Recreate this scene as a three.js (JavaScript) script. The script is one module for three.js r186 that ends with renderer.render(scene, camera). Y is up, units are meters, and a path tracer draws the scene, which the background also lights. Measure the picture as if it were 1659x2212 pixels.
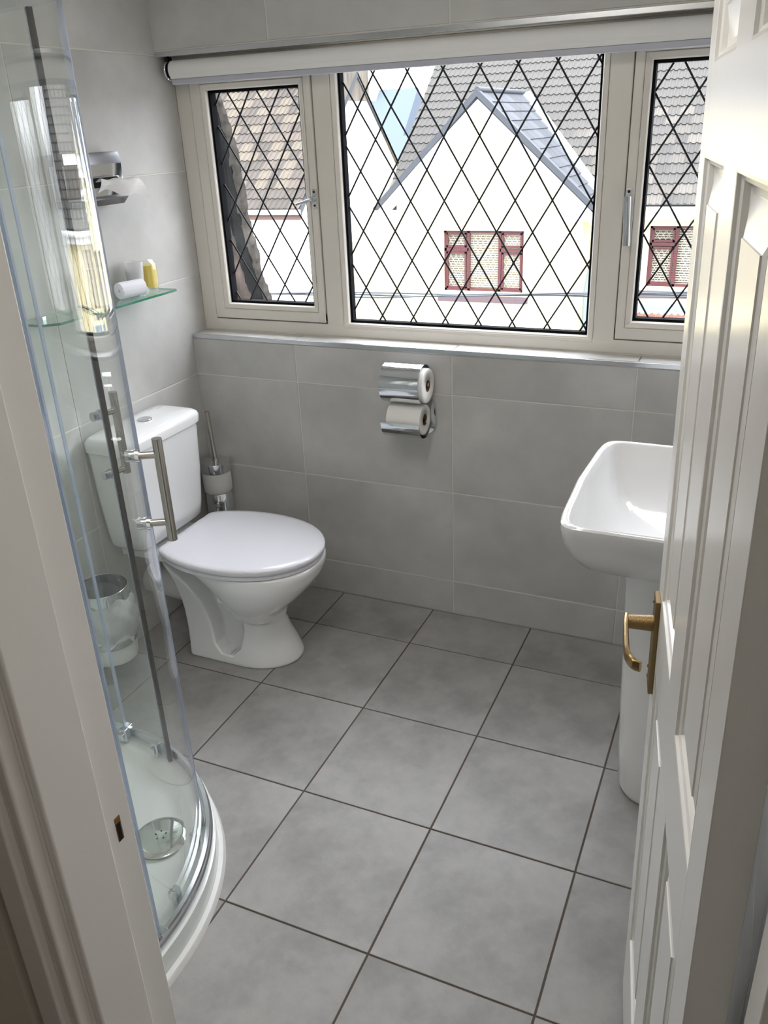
import * as THREE from 'three';
import { RoundedBoxGeometry } from 'three/addons/geometries/RoundedBoxGeometry.js';
import { RectAreaLightUniformsLib } from 'three/addons/lights/RectAreaLightUniformsLib.js';
import { mergeGeometries, mergeVertices, toCreasedNormals } from 'three/addons/utils/BufferGeometryUtils.js';

// ------------------------------------------------------------------ camera, sky, exposure
const scene = new THREE.Scene();
const camera = new THREE.PerspectiveCamera(63.1526, 1659 / 2212, 0.02, 300);
camera.position.set(1.7907, 1.5522, 2.3611);
camera.rotation.order = 'YXZ';
camera.rotation.set(-0.43176, 0.43248, -0.0443);

const SKY = 14.0;                                  // radiance of the overcast sky at the zenith
function overcastSky() {                           // CIE overcast sky: three times as bright overhead as at the horizon
  const W = 256, H = 128, d = new Float32Array(W * H * 4);
  for (let r = 0; r < H; r++) {
    const up = ((r + 0.5) / H - 0.5) * Math.PI, s = Math.max(0, Math.sin(up));
    const l = up > 0 ? SKY * (1 + 2 * s) / 3 : SKY * 0.12;
    for (let c = 0; c < W; c++) {
      const i = (r * W + c) * 4;
      d[i] = l * 0.95; d[i + 1] = l * 0.99; d[i + 2] = l * 1.06; d[i + 3] = 1;
    }
  }
  const t = new THREE.DataTexture(d, W, H, THREE.RGBAFormat, THREE.FloatType);
  t.mapping = THREE.EquirectangularReflectionMapping; t.magFilter = THREE.LinearFilter; t.needsUpdate = true;
  return t;
}
RectAreaLightUniformsLib.init();
const BATH_LAMP = 6.6, HALL_LAMP = 8.0;             // radiance of the two square ceiling panels
scene.background = overcastSky();
scene.environment = scene.background;

const renderer = new THREE.WebGLRenderer({ antialias: true });
renderer.toneMapping = THREE.LinearToneMapping;
renderer.toneMappingExposure = 1.12;
renderer.shadowMap.enabled = true;

// ------------------------------------------------------------------ helpers
let seed = 12345;
const rnd = () => { seed = (seed * 1664525 + 1013904223) % 4294967296; return seed / 4294967296; };
const used = new Map();
function numbered(name) {
  const n = used.get(name) ?? 0; used.set(name, n + 1);
  return n ? name + '_' + String(n).padStart(3, '0') : name;
}
const V = (x, y, z) => new THREE.Vector3(x, y, z);
const lerp = (a, b, t) => a + (b - a) * t;
const smooth = (a, b, x) => { const t = Math.min(1, Math.max(0, (x - a) / (b - a))); return t * t * (3 - 2 * t); };
function thing(name, label, category, group) {
  const o = new THREE.Group(); o.name = numbered(name); o.userData = { label, category };
  if (group) o.userData.group = group;
  scene.add(o); return o;
}
function structure(name, label, category = 'structure') {
  const o = new THREE.Group(); o.name = name; o.userData = { kind: 'structure', label, category };
  scene.add(o); return o;
}
function part(name, geo, mat, parent) {
  const m = new THREE.Mesh(Array.isArray(geo) ? join(geo) : geo, mat);
  m.name = name; m.castShadow = m.receiveShadow = true; parent.add(m); return m;
}
function join(list) {
  const l = list.map((g) => {
    g = g.index ? g.toNonIndexed() : g.clone();
    if (!g.attributes.normal) g.computeVertexNormals();
    if (!g.attributes.uv) g.setAttribute('uv', new THREE.BufferAttribute(new Float32Array(g.attributes.position.count * 2), 2));
    for (const k of Object.keys(g.attributes)) if (!['position', 'normal', 'uv'].includes(k)) g.deleteAttribute(k);
    return g;
  });
  return l.length === 1 ? l[0] : mergeGeometries(l);
}
// box from corner to corner, edges rounded by r
function box(x0, x1, y0, y1, z0, z1, r = 0) {
  const w = x1 - x0, h = y1 - y0, d = z1 - z0;
  const g = r > 0 ? new RoundedBoxGeometry(w, h, d, 2, Math.min(r, w / 2.01, h / 2.01, d / 2.01)) : new THREE.BoxGeometry(w, h, d);
  return g.translate((x0 + x1) / 2, (y0 + y1) / 2, (z0 + z1) / 2);
}
// cylinder between two points
function rod(a, b, r0, r1 = r0, seg = 20) {
  const d = b.clone().sub(a), g = new THREE.CylinderGeometry(r1, r0, d.length(), seg);
  g.applyQuaternion(new THREE.Quaternion().setFromUnitVectors(V(0, 1, 0), d.normalize()));
  return g.translate((a.x + b.x) / 2, (a.y + b.y) / 2, (a.z + b.z) / 2);
}
const lathe = (pts, seg = 40) => new THREE.LatheGeometry(pts.map(([r, y]) => new THREE.Vector2(r, y)), seg);
function tube(pts, r, seg = 40, rad = 10) {
  return new THREE.TubeGeometry(new THREE.CatmullRomCurve3(pts), seg, r, rad);
}
// skin over rings of equally many points; caps at the ends if wished
function loft(rings, { cap0 = true, cap1 = true, closed = true, crease = 0.6 } = {}) {
  const n = rings[0].length, pos = [], idx = [];
  rings.forEach((r) => r.forEach((p) => pos.push(p.x, p.y, p.z)));
  const m = closed ? n : n - 1;
  for (let i = 0; i < rings.length - 1; i++) for (let j = 0; j < m; j++) {
    const a = i * n + j, b = i * n + (j + 1) % n, c = a + n, d = b + n;
    idx.push(a, b, c, b, d, c);
  }
  const cap = (i, flip) => {
    const c = pos.length / 3, s = V(0, 0, 0); rings[i].forEach((p) => s.add(p)); s.divideScalar(n); pos.push(s.x, s.y, s.z);
    for (let j = 0; j < n; j++) { const a = i * n + j, b = i * n + (j + 1) % n; flip ? idx.push(c, b, a) : idx.push(c, a, b); }
  };
  if (cap0) cap(0, true); if (cap1) cap(rings.length - 1, false);
  const g = new THREE.BufferGeometry();
  g.setAttribute('position', new THREE.Float32BufferAttribute(pos, 3)); g.setIndex(idx);
  const v = signedVolume(g); if (v < 0) { const a = g.index.array; for (let i = 0; i < a.length; i += 3) { const t = a[i]; a[i] = a[i + 1]; a[i + 1] = t; } }
  const out = crease ? toCreasedNormals(g, crease) : (g.computeVertexNormals(), g.toNonIndexed());
  out.setAttribute('uv', new THREE.BufferAttribute(new Float32Array(out.attributes.position.count * 2), 2));
  return out;
}
function signedVolume(g) {
  const p = g.attributes.position, a = g.index.array, A = V(0, 0, 0), B = V(0, 0, 0), C = V(0, 0, 0); let s = 0;
  for (let i = 0; i < a.length; i += 3) {
    A.fromBufferAttribute(p, a[i]); B.fromBufferAttribute(p, a[i + 1]); C.fromBufferAttribute(p, a[i + 2]);
    s += A.dot(B.cross(C));
  }
  return s;
}
// horizontal ring: superellipse of half sizes hx, hz
function ring(cx, y, cz, hx, hz, n = 4, k = 56) {
  const r = [];
  for (let i = 0; i < k; i++) {
    const t = i / k * Math.PI * 2, c = Math.cos(t), s = Math.sin(t);
    r.push(V(cx + hx * Math.sign(c) * Math.abs(c) ** (2 / n), y, cz + hz * Math.sign(s) * Math.abs(s) ** (2 / n)));
  }
  return r;
}
// flat-sided skin over rectangles [x0,x1,y0,y1,z]
function rectLoft(rs, cap = true) {
  const pos = [];
  const tri = (a, b, c) => pos.push(...a, ...b, ...c);
  const cs = rs.map(([x0, x1, y0, y1, z]) => [[x0, y0, z], [x1, y0, z], [x1, y1, z], [x0, y1, z]]);
  for (let i = 0; i < cs.length - 1; i++) for (let j = 0; j < 4; j++) {
    const a = cs[i][j], b = cs[i][(j + 1) % 4], c = cs[i + 1][j], d = cs[i + 1][(j + 1) % 4];
    tri(a, b, d); tri(a, d, c);
  }
  if (cap) { const e = cs[cs.length - 1]; tri(e[0], e[1], e[2]); tri(e[0], e[2], e[3]); }
  const g = new THREE.BufferGeometry();
  g.setAttribute('position', new THREE.Float32BufferAttribute(pos, 3));
  g.setAttribute('uv', new THREE.BufferAttribute(new Float32Array(pos.length / 3 * 2), 2));
  g.computeVertexNormals(); return g;
}
// naive surface nets over a signed field
function surfaceNets(f, lo, hi, cell) {
  const n = [0, 1, 2].map((k) => Math.ceil((hi[k] - lo[k]) / cell) + 1), [nx, ny, nz] = n;
  const val = new Float32Array(nx * ny * nz), at = (i, j, k) => (k * ny + j) * nx + i;
  for (let k = 0; k < nz; k++) for (let j = 0; j < ny; j++) for (let i = 0; i < nx; i++) val[at(i, j, k)] = f(lo[0] + i * cell, lo[1] + j * cell, lo[2] + k * cell);
  const id = new Int32Array(nx * ny * nz).fill(-1), pos = [];
  const E = [[0, 1], [2, 3], [4, 5], [6, 7], [0, 2], [1, 3], [4, 6], [5, 7], [0, 4], [1, 5], [2, 6], [3, 7]];
  for (let k = 0; k < nz - 1; k++) for (let j = 0; j < ny - 1; j++) for (let i = 0; i < nx - 1; i++) {
    const v = []; for (let c = 0; c < 8; c++) v.push(val[at(i + (c & 1), j + (c >> 1 & 1), k + (c >> 2))]);
    let m = 0, x = 0, y = 0, z = 0;
    for (const [a, b] of E) if (v[a] < 0 !== v[b] < 0) {
      const t = v[a] / (v[a] - v[b]); m++;
      x += lerp(a & 1, b & 1, t); y += lerp(a >> 1 & 1, b >> 1 & 1, t); z += lerp(a >> 2, b >> 2, t);
    }
    if (m) { id[at(i, j, k)] = pos.length / 3; pos.push(lo[0] + (i + x / m) * cell, lo[1] + (j + y / m) * cell, lo[2] + (k + z / m) * cell); }
  }
  const idx = [];
  const quad = (a, b, c, d, flip) => { if (a < 0 || b < 0 || c < 0 || d < 0) return; flip ? idx.push(a, c, b, b, c, d) : idx.push(a, b, c, b, d, c); };
  for (let k = 1; k < nz - 1; k++) for (let j = 1; j < ny - 1; j++) for (let i = 1; i < nx - 1; i++) {
    const s = val[at(i, j, k)] < 0;
    if (s !== val[at(i + 1, j, k)] < 0) quad(id[at(i, j - 1, k - 1)], id[at(i, j, k - 1)], id[at(i, j - 1, k)], id[at(i, j, k)], !s);
    if (s !== val[at(i, j + 1, k)] < 0) quad(id[at(i - 1, j, k - 1)], id[at(i - 1, j, k)], id[at(i, j, k - 1)], id[at(i, j, k)], !s);
    if (s !== val[at(i, j, k + 1)] < 0) quad(id[at(i - 1, j - 1, k)], id[at(i, j - 1, k)], id[at(i - 1, j, k)], id[at(i, j, k)], !s);
  }
  const g = new THREE.BufferGeometry(), nor = [], e = cell * 0.7;
  for (let i = 0; i < pos.length; i += 3) {
    const [x, y, z] = [pos[i], pos[i + 1], pos[i + 2]];
    const d = V(f(x + e, y, z) - f(x - e, y, z), f(x, y + e, z) - f(x, y - e, z), f(x, y, z + e) - f(x, y, z - e)).normalize();
    nor.push(d.x, d.y, d.z);
  }
  g.setAttribute('position', new THREE.Float32BufferAttribute(pos, 3));
  g.setAttribute('normal', new THREE.Float32BufferAttribute(nor, 3));
  const uv = []; for (let i = 0; i < pos.length; i += 3) uv.push(pos[i] + pos[i + 2] * 0.5, pos[i + 1]);
  g.setAttribute('uv', new THREE.Float32BufferAttribute(uv, 2));
  g.setIndex(idx); return g;
}
const smin = (a, b, k) => { const h = Math.max(k - Math.abs(a - b), 0) / k; return Math.min(a, b) - h * h * k / 4; };
const smax = (a, b, k) => -smin(-a, -b, k);
// value noise, tileable with the given period
const hash = (x, y, s) => { let h = (x * 374761393 + y * 668265263 + s * 1442695041) | 0; h = Math.imul(h ^ (h >>> 13), 1274126177); return ((h ^ (h >>> 16)) >>> 0) / 4294967296; };
function vnoise(x, y, p, s) {
  const xi = Math.floor(x), yi = Math.floor(y), fx = x - xi, fy = y - yi, w = (v) => ((v % p) + p) % p;
  const u = fx * fx * (3 - 2 * fx), v = fy * fy * (3 - 2 * fy);
  return lerp(lerp(hash(w(xi), w(yi), s), hash(w(xi + 1), w(yi), s), u), lerp(hash(w(xi), w(yi + 1), s), hash(w(xi + 1), w(yi + 1), s), u), v);
}
function fbm(u, v, p, oct, s) { let a = 0, w = 0.5, t = 0; for (let o = 0; o < oct; o++) { a += w * vnoise(u * p, v * p, p, s + o); t += w; w *= 0.55; p *= 2; } return a / t; }
function texture(size, f, srgb) {
  const d = new Uint8Array(size * size * 4);
  for (let j = 0; j < size; j++) for (let i = 0; i < size; i++) {
    const c = f(i / size, j / size), k = (j * size + i) * 4;
    d[k] = c[0]; d[k + 1] = c[1]; d[k + 2] = c[2]; d[k + 3] = 255;
  }
  const t = new THREE.DataTexture(d, size, size, THREE.RGBAFormat);
  t.wrapS = t.wrapT = THREE.RepeatWrapping; t.magFilter = THREE.LinearFilter; t.minFilter = THREE.LinearMipmapLinearFilter; t.generateMipmaps = true;
  if (srgb) t.colorSpace = THREE.SRGBColorSpace;
  t.needsUpdate = true; return t;
}
const grey = (base, amp, tint = [1, 1, 1]) => (n) => tint.map((k) => Math.max(0, Math.min(255, (base + amp * n) * k)));

// ------------------------------------------------------------------ materials
const std = (color, roughness, o = {}) => new THREE.MeshStandardMaterial({ color, roughness, ...o });
const phy = (color, roughness, o = {}) => new THREE.MeshPhysicalMaterial({ color, roughness, ...o });
const wallMap = texture(1024, (u, v) => {             // cement-look wall tile: soft clouds, a little grain
  const n = fbm(u, v, 4, 5, 3) - 0.5, m = fbm(u, v, 10, 4, 31) - 0.5, g = hash(Math.floor(u * 1024), Math.floor(v * 1024), 5) - 0.5;
  return grey(197, 1, [1, 0.992, 0.975])(n * 34 + m * 16 + g * 4);
}, true);
const floorMap = texture(1024, (u, v) => {            // darker cement-look floor tile with smudges
  const n = fbm(u, v, 5, 5, 61) - 0.5, m = smooth(0.4, 0.8, fbm(u, v, 9, 6, 77)), f = fbm(u, v, 40, 3, 99) - 0.5, g = hash(Math.floor(u * 1024), Math.floor(v * 1024), 9) - 0.5;
  return grey(166, 1, [1, 0.988, 0.972])(n * 30 - m * 14 + f * 14 + g * 6);
}, true);
const roughMap = texture(512, (u, v) => { const n = fbm(u, v, 8, 4, 11); return [0, 150 + 70 * n, 0]; });
const grainMap = texture(512, (u, v) => { const n = fbm(u, v, 60, 3, 21) * 255; return [n, n, n]; });
const brushMap = texture(512, (u, v) => { const n = fbm(u * 1, v * 0.04, 90, 3, 41) * 255; return [n, n, n]; });
const M = {
  wallTile: std(0xffffff, 0.62, { map: wallMap, roughnessMap: roughMap, bumpMap: grainMap, bumpScale: 0.0003 }),
  floorTile: std(0xffffff, 0.62, { map: floorMap, roughnessMap: roughMap, bumpMap: grainMap, bumpScale: 0.0004 }),
  wallGrout: std(0xe2ded6, 0.9), floorGrout: std(0x5d5046, 0.95),
  paint: std(0xf4f3f0, 0.85), hallPaint: std(0xd6d0c6, 0.9), hallCarpet: std(0x5f5148, 1),
  upvc: phy(0xe5e0d7, 0.35), gasket: phy(0x17181b, 0.9, { specularIntensity: 0.1 }), lead: std(0x2e3033, 0.55, { metalness: 0.4 }),
  ceramic: phy(0xf4f4f4, 0.1, { clearcoat: 0.6, clearcoatRoughness: 0.04 }),
  seat: phy(0xe4e4ea, 0.2), plasticWhite: std(0xeeeeec, 0.4),
  tray: phy(0xeef2ef, 0.12),
  chrome: std(0xdfe2e6, 0.06, { metalness: 1 }), satin: std(0xc4c0b8, 0.26, { metalness: 1 }), alu: std(0xd4d7db, 0.22, { metalness: 1 }),
  brass: std(0x9d855c, 0.32, { metalness: 1, bumpMap: grainMap, bumpScale: 0.0006 }),
  doorPaint: phy(0xf4f2ee, 0.24, { bumpMap: brushMap, bumpScale: 0.00004 }),
  linen: std(0xf3f2f0, 0.8), paper: std(0xf4f1ec, 0.95), card: std(0x8a6a4e, 0.95),
  black: std(0x0d0d0e, 0.6), dark: std(0x0a0a0b, 0.9), wood: std(0x8a6338, 0.8),
  pane: phy(0xffffff, 0, { transmission: 1, thickness: 0, ior: 1.5, side: THREE.DoubleSide }),
  shower: phy(0xfcfefd, 0, { transmission: 1, thickness: 0, ior: 1.52, side: THREE.DoubleSide }),
  glassEdge: phy(0xcfd8ea, 0.15, { transmission: 0.5, thickness: 0, ior: 1.5 }),
  shelfGlass: phy(0xe9f6f0, 0, { transmission: 1, thickness: 0, ior: 1.5, side: THREE.DoubleSide }),
  greenEdge: phy(0x3f9c7f, 0.12, { transmission: 0.35, thickness: 0 }),
  frosted: phy(0xf3f3f1, 0.55, { transmission: 0.12, thickness: 0 }),
  film: phy(0xf6f6f6, 0.25, { transmission: 0.65, thickness: 0, side: THREE.DoubleSide }),
  yellow: phy(0xf7e000, 0.25, { transmission: 0.2, thickness: 0 }),
  clear: phy(0xf8f8f4, 0.08, { transmission: 0.85, thickness: 0, side: THREE.DoubleSide }),
};

// ------------------------------------------------------------------ tiles
const tileCache = new Map();
function tileGeo(w, h, v) {
  const key = w.toFixed(3) + 'x' + h.toFixed(3) + 'v' + v;
  if (!tileCache.has(key)) {
    const b = 0.0009, t = 0.006, g = rectLoft([[-w / 2, w / 2, -h / 2, h / 2, -t], [-w / 2, w / 2, -h / 2, h / 2, -b], [-w / 2 + b, w / 2 - b, -h / 2 + b, h / 2 - b, 0]]);
    const p = g.attributes.position, uv = g.attributes.uv, o = v * 0.37, q = v * 0.613;
    for (let i = 0; i < p.count; i++) uv.setXY(i, p.getX(i) + o, p.getY(i) + q);
    tileCache.set(key, g);
  }
  return tileCache.get(key);
}
// tiles on a plane: O a point, U and W its axes; us and ws the joints
function layTiles(parent, mat, O, U, W, us, ws, gap, keep = () => true) {
  const N = U.clone().cross(W), q = new THREE.Quaternion().setFromRotationMatrix(new THREE.Matrix4().makeBasis(U, W, N));
  let v = 0;
  for (let i = 0; i < us.length - 1; i++) for (let j = 0; j < ws.length - 1; j++) {
    const c = [(us[i] + us[i + 1]) / 2, (ws[j] + ws[j + 1]) / 2];
    const w = us[i + 1] - us[i] - gap, h = ws[j + 1] - ws[j] - gap;
    v = (v * 5 + i * 3 + j * 7 + 1) % 6;
    if (w < 0.01 || h < 0.01 || !keep(c[0], c[1])) continue;
    const m = part('tile', tileGeo(w, h, v), mat, parent);
    m.position.copy(O).addScaledVector(U, c[0]).addScaledVector(W, c[1]).addScaledVector(N, (hash(i, j, 4) - 0.5) * 0.0006); m.quaternion.copy(q);
  }
}
const RX = 1.903, FZ = 1.824, HZ = 1.934, CEIL = 2.2;   // right wall, door wall (bathroom face, hall face), ceiling
const SILL = 0.929, HEAD = 1.776, FR = -0.0825;         // window sill, head, face of the window frame
const G = 0.002;                                        // joints lie this far behind the tile faces
const steps = (a, b, s) => { const r = []; for (let x = a; x <= b + 1e-6; x += s) r.push(x); return r; };
const rows = [0, 0.1296, 0.4596, 0.7896, 1.1196, 1.4496, 1.7796, 2.1096, CEIL];
// ------------------------------------------------------------------ the room
const floor = structure('floor', 'grey cement-look square floor tiles with dark joints', 'floor');
part('bed', box(-0.05, 2.1, -0.12, -G, -0.2, 1.88), M.floorGrout, floor);
layTiles(floor, M.floorTile, V(0, 0, 0), V(1, 0, 0), V(0, 0, -1), [0, 0.174, 0.5246, 0.8757, 1.2268, 1.5779, RX],
  [-1.86, -1.6796, -1.3153, -0.951, -0.5867, -0.2224, 0], 0.0042);
const ceiling = structure('ceiling', 'plain white bathroom ceiling above the shower', 'ceiling');
part('slab', box(-0.1, 2.1, CEIL, CEIL + 0.12, -0.3, FZ + 0.02), M.paint, ceiling);

const wallBack = structure('wall_back', 'grey tiled wall below and above the leaded window', 'wall');
part('masonry', [box(-0.1, 2.1, -0.1, SILL - 0.01, -0.25, -G), box(-0.1, 2.1, HEAD, CEIL + 0.1, -0.25, -G)], M.wallGrout, wallBack);
const backCols = [0, 0.402, 0.9506, 1.4992, RX];
layTiles(wallBack, M.wallTile, V(0, 0, 0), V(1, 0, 0), V(0, 1, 0), backCols, [0.0, 0.1296, 0.4596, 0.7896, SILL - 0.012], 0.0042);
layTiles(wallBack, M.wallTile, V(0, 0, 0), V(1, 0, 0), V(0, 1, 0), backCols, [HEAD + 0.014, 2.1096, CEIL], 0.0042);

const wallLeft = structure('wall_left', 'pale grey tiled wall behind the toilet and glass shelf', 'wall');
part('masonry', box(-0.22, -G, -0.1, CEIL + 0.1, -0.25, 1.95), M.wallGrout, wallLeft);
layTiles(wallLeft, M.wallTile, V(0, 0, 0), V(0, 0, -1), V(0, 1, 0), [-FZ, -1.697, -1.1484, -0.5998, 0.0815], rows, 0.0042);
const wallRight = structure('wall_right', 'tiled wall that carries the wash basin behind the door', 'wall');
part('masonry', box(RX + G, RX + 0.2, -0.1, CEIL + 0.1, -0.25, FZ + 0.02), M.wallGrout, wallRight);
layTiles(wallRight, M.wallTile, V(RX, 0, 0), V(0, 0, 1), V(0, 1, 0), [-0.0815, 0.36, 0.9086, 1.4572, FZ], rows, 0.0042);

const LX = 1.201, RBX = 1.866, DHEAD = 1.9;             // faces of the door lining, its head
const wallFront = structure('wall_front', 'wall with the doorway to the landing', 'wall');
const K = 0.03;                                         // thickness of the lining
part('masonry', [box(-0.1, LX - K, -0.1, CEIL + 0.1, FZ + G, HZ), box(LX - K, RBX + K, DHEAD + K, CEIL + 0.1, FZ + G, HZ), box(RBX + K, 2.4, -0.1, CEIL + 0.1, FZ + G, HZ)], M.wallGrout, wallFront);
layTiles(wallFront, M.wallTile, V(0, 0, FZ), V(-1, 0, 0), V(0, 1, 0), [-(LX - K), -0.95, -0.402, 0], rows, 0.0042);

// landing behind the camera
const hall = structure('wall_landing', 'dim landing walls outside the bathroom door', 'wall');
part('wall_panel', [box(0.2, LX - 0.1, -0.05, CEIL, HZ, HZ + 0.012), box(RBX + 0.1, 3.2, -0.05, CEIL, HZ, HZ + 0.012), box(LX - 0.1, RBX + 0.1, DHEAD + 0.1, CEIL, HZ, HZ + 0.012),
  box(0.1, 0.2, -0.05, CEIL, HZ, 3.6), box(3.2, 3.3, -0.05, CEIL, HZ, 3.6), box(0.1, 3.3, -0.05, CEIL, 3.5, 3.6)], M.hallPaint, hall);
part('landing_ceiling', box(0.1, 3.3, CEIL, CEIL + 0.1, HZ - 0.08, 3.6), M.paint, hall);
part('landing_floor', box(0.1, 3.3, -0.1, -0.002, 1.881, 3.6), M.hallCarpet, hall);

// square ceiling panels: one in the bathroom, one on the landing
function ceilingLight(label, x, z, w, radiance) {
  const t = thing('ceiling_light', label, 'ceiling light'); t.position.set(x, CEIL, z); const h = w / 2, f = 0.014;
  part('panel_frame', [box(-h - f, h + f, -0.022, -0.0005, -h - f, -h), box(-h - f, h + f, -0.022, -0.0005, h, h + f), box(-h - f, -h, -0.022, -0.0005, -h, h), box(h, h + f, -0.022, -0.0005, -h, h)], M.plasticWhite, t);
  part('lamp_diffuser', box(-h, h, -0.016, -0.001, -h, h), std(0xffffff, 0.6, { emissive: new THREE.Color(1, 0.955, 0.9), emissiveIntensity: 0.6 }), t);
  const l = new THREE.RectAreaLight(new THREE.Color(1, 0.955, 0.9), radiance, w, w); l.name = 'ceiling_lamp_light';
  l.position.set(x, CEIL - 0.0235, z); l.lookAt(x, 0, z); scene.add(l);
}
ceilingLight('square white ceiling panel light above the bathroom floor', 1.05, 1.38, 0.58, BATH_LAMP);
ceilingLight('square white ceiling panel light on the landing', 2.5, 2.6, 0.4, HALL_LAMP);

// door lining with stops and architraves
const lining = structure('door_frame_1', 'white painted door lining with a rebate and latch keep', 'door frame');
lining.name = 'trim_1';
const DZ = 1.867;
part('jamb', [box(LX - K, LX, 0, DHEAD + K, FZ - 0.004, HZ + 0.004, 0.003), box(LX, LX + 0.012, 0, DHEAD, DZ, HZ + 0.004, 0.0035)], M.doorPaint, lining);
part('jamb', [box(RBX, RBX + K, 0, DHEAD + K, FZ - 0.004, HZ + 0.004, 0.003), box(RBX - 0.012, RBX, 0, DHEAD, DZ, HZ + 0.004, 0.0035)], M.doorPaint, lining);
part('head', [box(LX, RBX, DHEAD, DHEAD + K, FZ - 0.004, HZ + 0.004), box(LX, RBX, DHEAD - 0.012, DHEAD, DZ, HZ + 0.004)], M.doorPaint, lining);
part('architrave', join([[0.004, 0.012, 0.014], [0.016, 0.010, 0.010], [0.026, 0.036, 0.019]].map(([o, w, t]) => box(LX - o - w, LX - o, 0, DHEAD + 0.06, HZ + 0.002, HZ + 0.006 + t, 0.004))), M.doorPaint, lining);
part('architrave', join([[0.004, 0.012, 0.014], [0.016, 0.010, 0.010], [0.026, 0.036, 0.019]].map(([o, w, t]) => box(RBX + o, RBX + o + w, 0, DHEAD + 0.06, HZ + 0.002, HZ + 0.006 + t, 0.004))), M.doorPaint, lining);
part('latch_keep', [box(LX - 0.012, LX + 0.0008, 0.822, 0.856, 1.8385, 1.847)], M.wood, lining);
part('latch_hole', [box(LX - 0.01, LX + 0.0012, 0.823, 0.848, 1.8405, 1.8465)], M.dark, lining);

// window sill and head trims
const sill = structure('trim_2', 'tiled window sill with a chrome edge strip', 'window sill');
part('sill_bed', box(0, RX, SILL - 0.012, SILL - 0.003, FR - 0.03, -0.004), M.wallGrout, sill);
for (let i = 0; i < 4; i++) part('sill_tile', box(backCols[i] + 0.001, backCols[i + 1] - 0.002, SILL - 0.008, SILL + 0.002, FR + 0.002, -0.006, 0.001), M.wallTile, sill);
part('edge_strip', box(0.001, RX, SILL - 0.0115, SILL + 0.003, -0.0065, 0.0022, 0.0015), M.alu, sill);
const headTrim = structure('trim_3', 'metal edge strip along the top of the window recess', 'trim');
part('edge_strip', box(0.001, RX, HEAD - 0.002, HEAD + 0.012, -0.012, 0.0022, 0.0015), M.alu, headTrim);

// ------------------------------------------------------------------ window
const win = structure('window_1', 'white three-light window with diamond leaded glass', 'window');
const ZB = -0.15;
part('outer_frame', [box(0, 0.0532, SILL + 0.003, HEAD, ZB, FR, 0.003), box(1.8498, RX, SILL + 0.003, HEAD, ZB, FR, 0.003), box(0.05, 1.853, SILL + 0.003, 0.9712, ZB, FR, 0.003), box(0.05, 1.853, 1.7405, HEAD, ZB, FR, 0.003),
  ...[[0.05, 0.49], [1.413, 1.853]].flatMap(([a, b]) => [box(a, a + 0.016, 0.966, 1.745, ZB, -0.132), box(b - 0.016, b, 0.966, 1.745, ZB, -0.132), box(a, b, 0.966, 0.985, ZB, -0.132), box(a, b, 1.728, 1.745, ZB, -0.132)])], M.upvc, win);
for (const [a, b] of [[0.4882, 0.548], [1.355, 1.4148]]) part('mullion', box(a, b, 0.965, 1.745, ZB, FR + 0.0005, 0.003), M.upvc, win);
const leadStrips = (x0, x1, y0, y1, rx, ry, parent) => {
  const dx = 0.0539, dy = 0.0866, z = -0.1155, L = Math.hypot(dx, dy), geo = (len) => new THREE.CylinderGeometry(0.0029, 0.0029, len, 6).scale(1, 1, 0.6);
  for (const s of [1, -1]) for (let k = -24; k <= 24; k++) {
    // line through (rx + 2 k dx, ry) with direction (s dx, dy)
    const bx = rx + 2 * k * dx; let t0 = -1e9, t1 = 1e9;
    const clip = (p, d, lo, hi) => { const a = (lo - p) / d, b = (hi - p) / d; t0 = Math.max(t0, Math.min(a, b)); t1 = Math.min(t1, Math.max(a, b)); };
    clip(bx, s * dx, x0, x1); clip(ry, dy, y0, y1);
    if (t1 - t0 < 0.12) continue;
    const m = part('lead_strip', geo((t1 - t0) * L), M.lead, parent), tm = (t0 + t1) / 2;
    m.position.set(bx + s * dx * tm, ry + dy * tm, z + (s > 0 ? 0.0004 : -0.0004)); m.rotation.z = -Math.atan2(s * dx, dy);
  }
};
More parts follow.
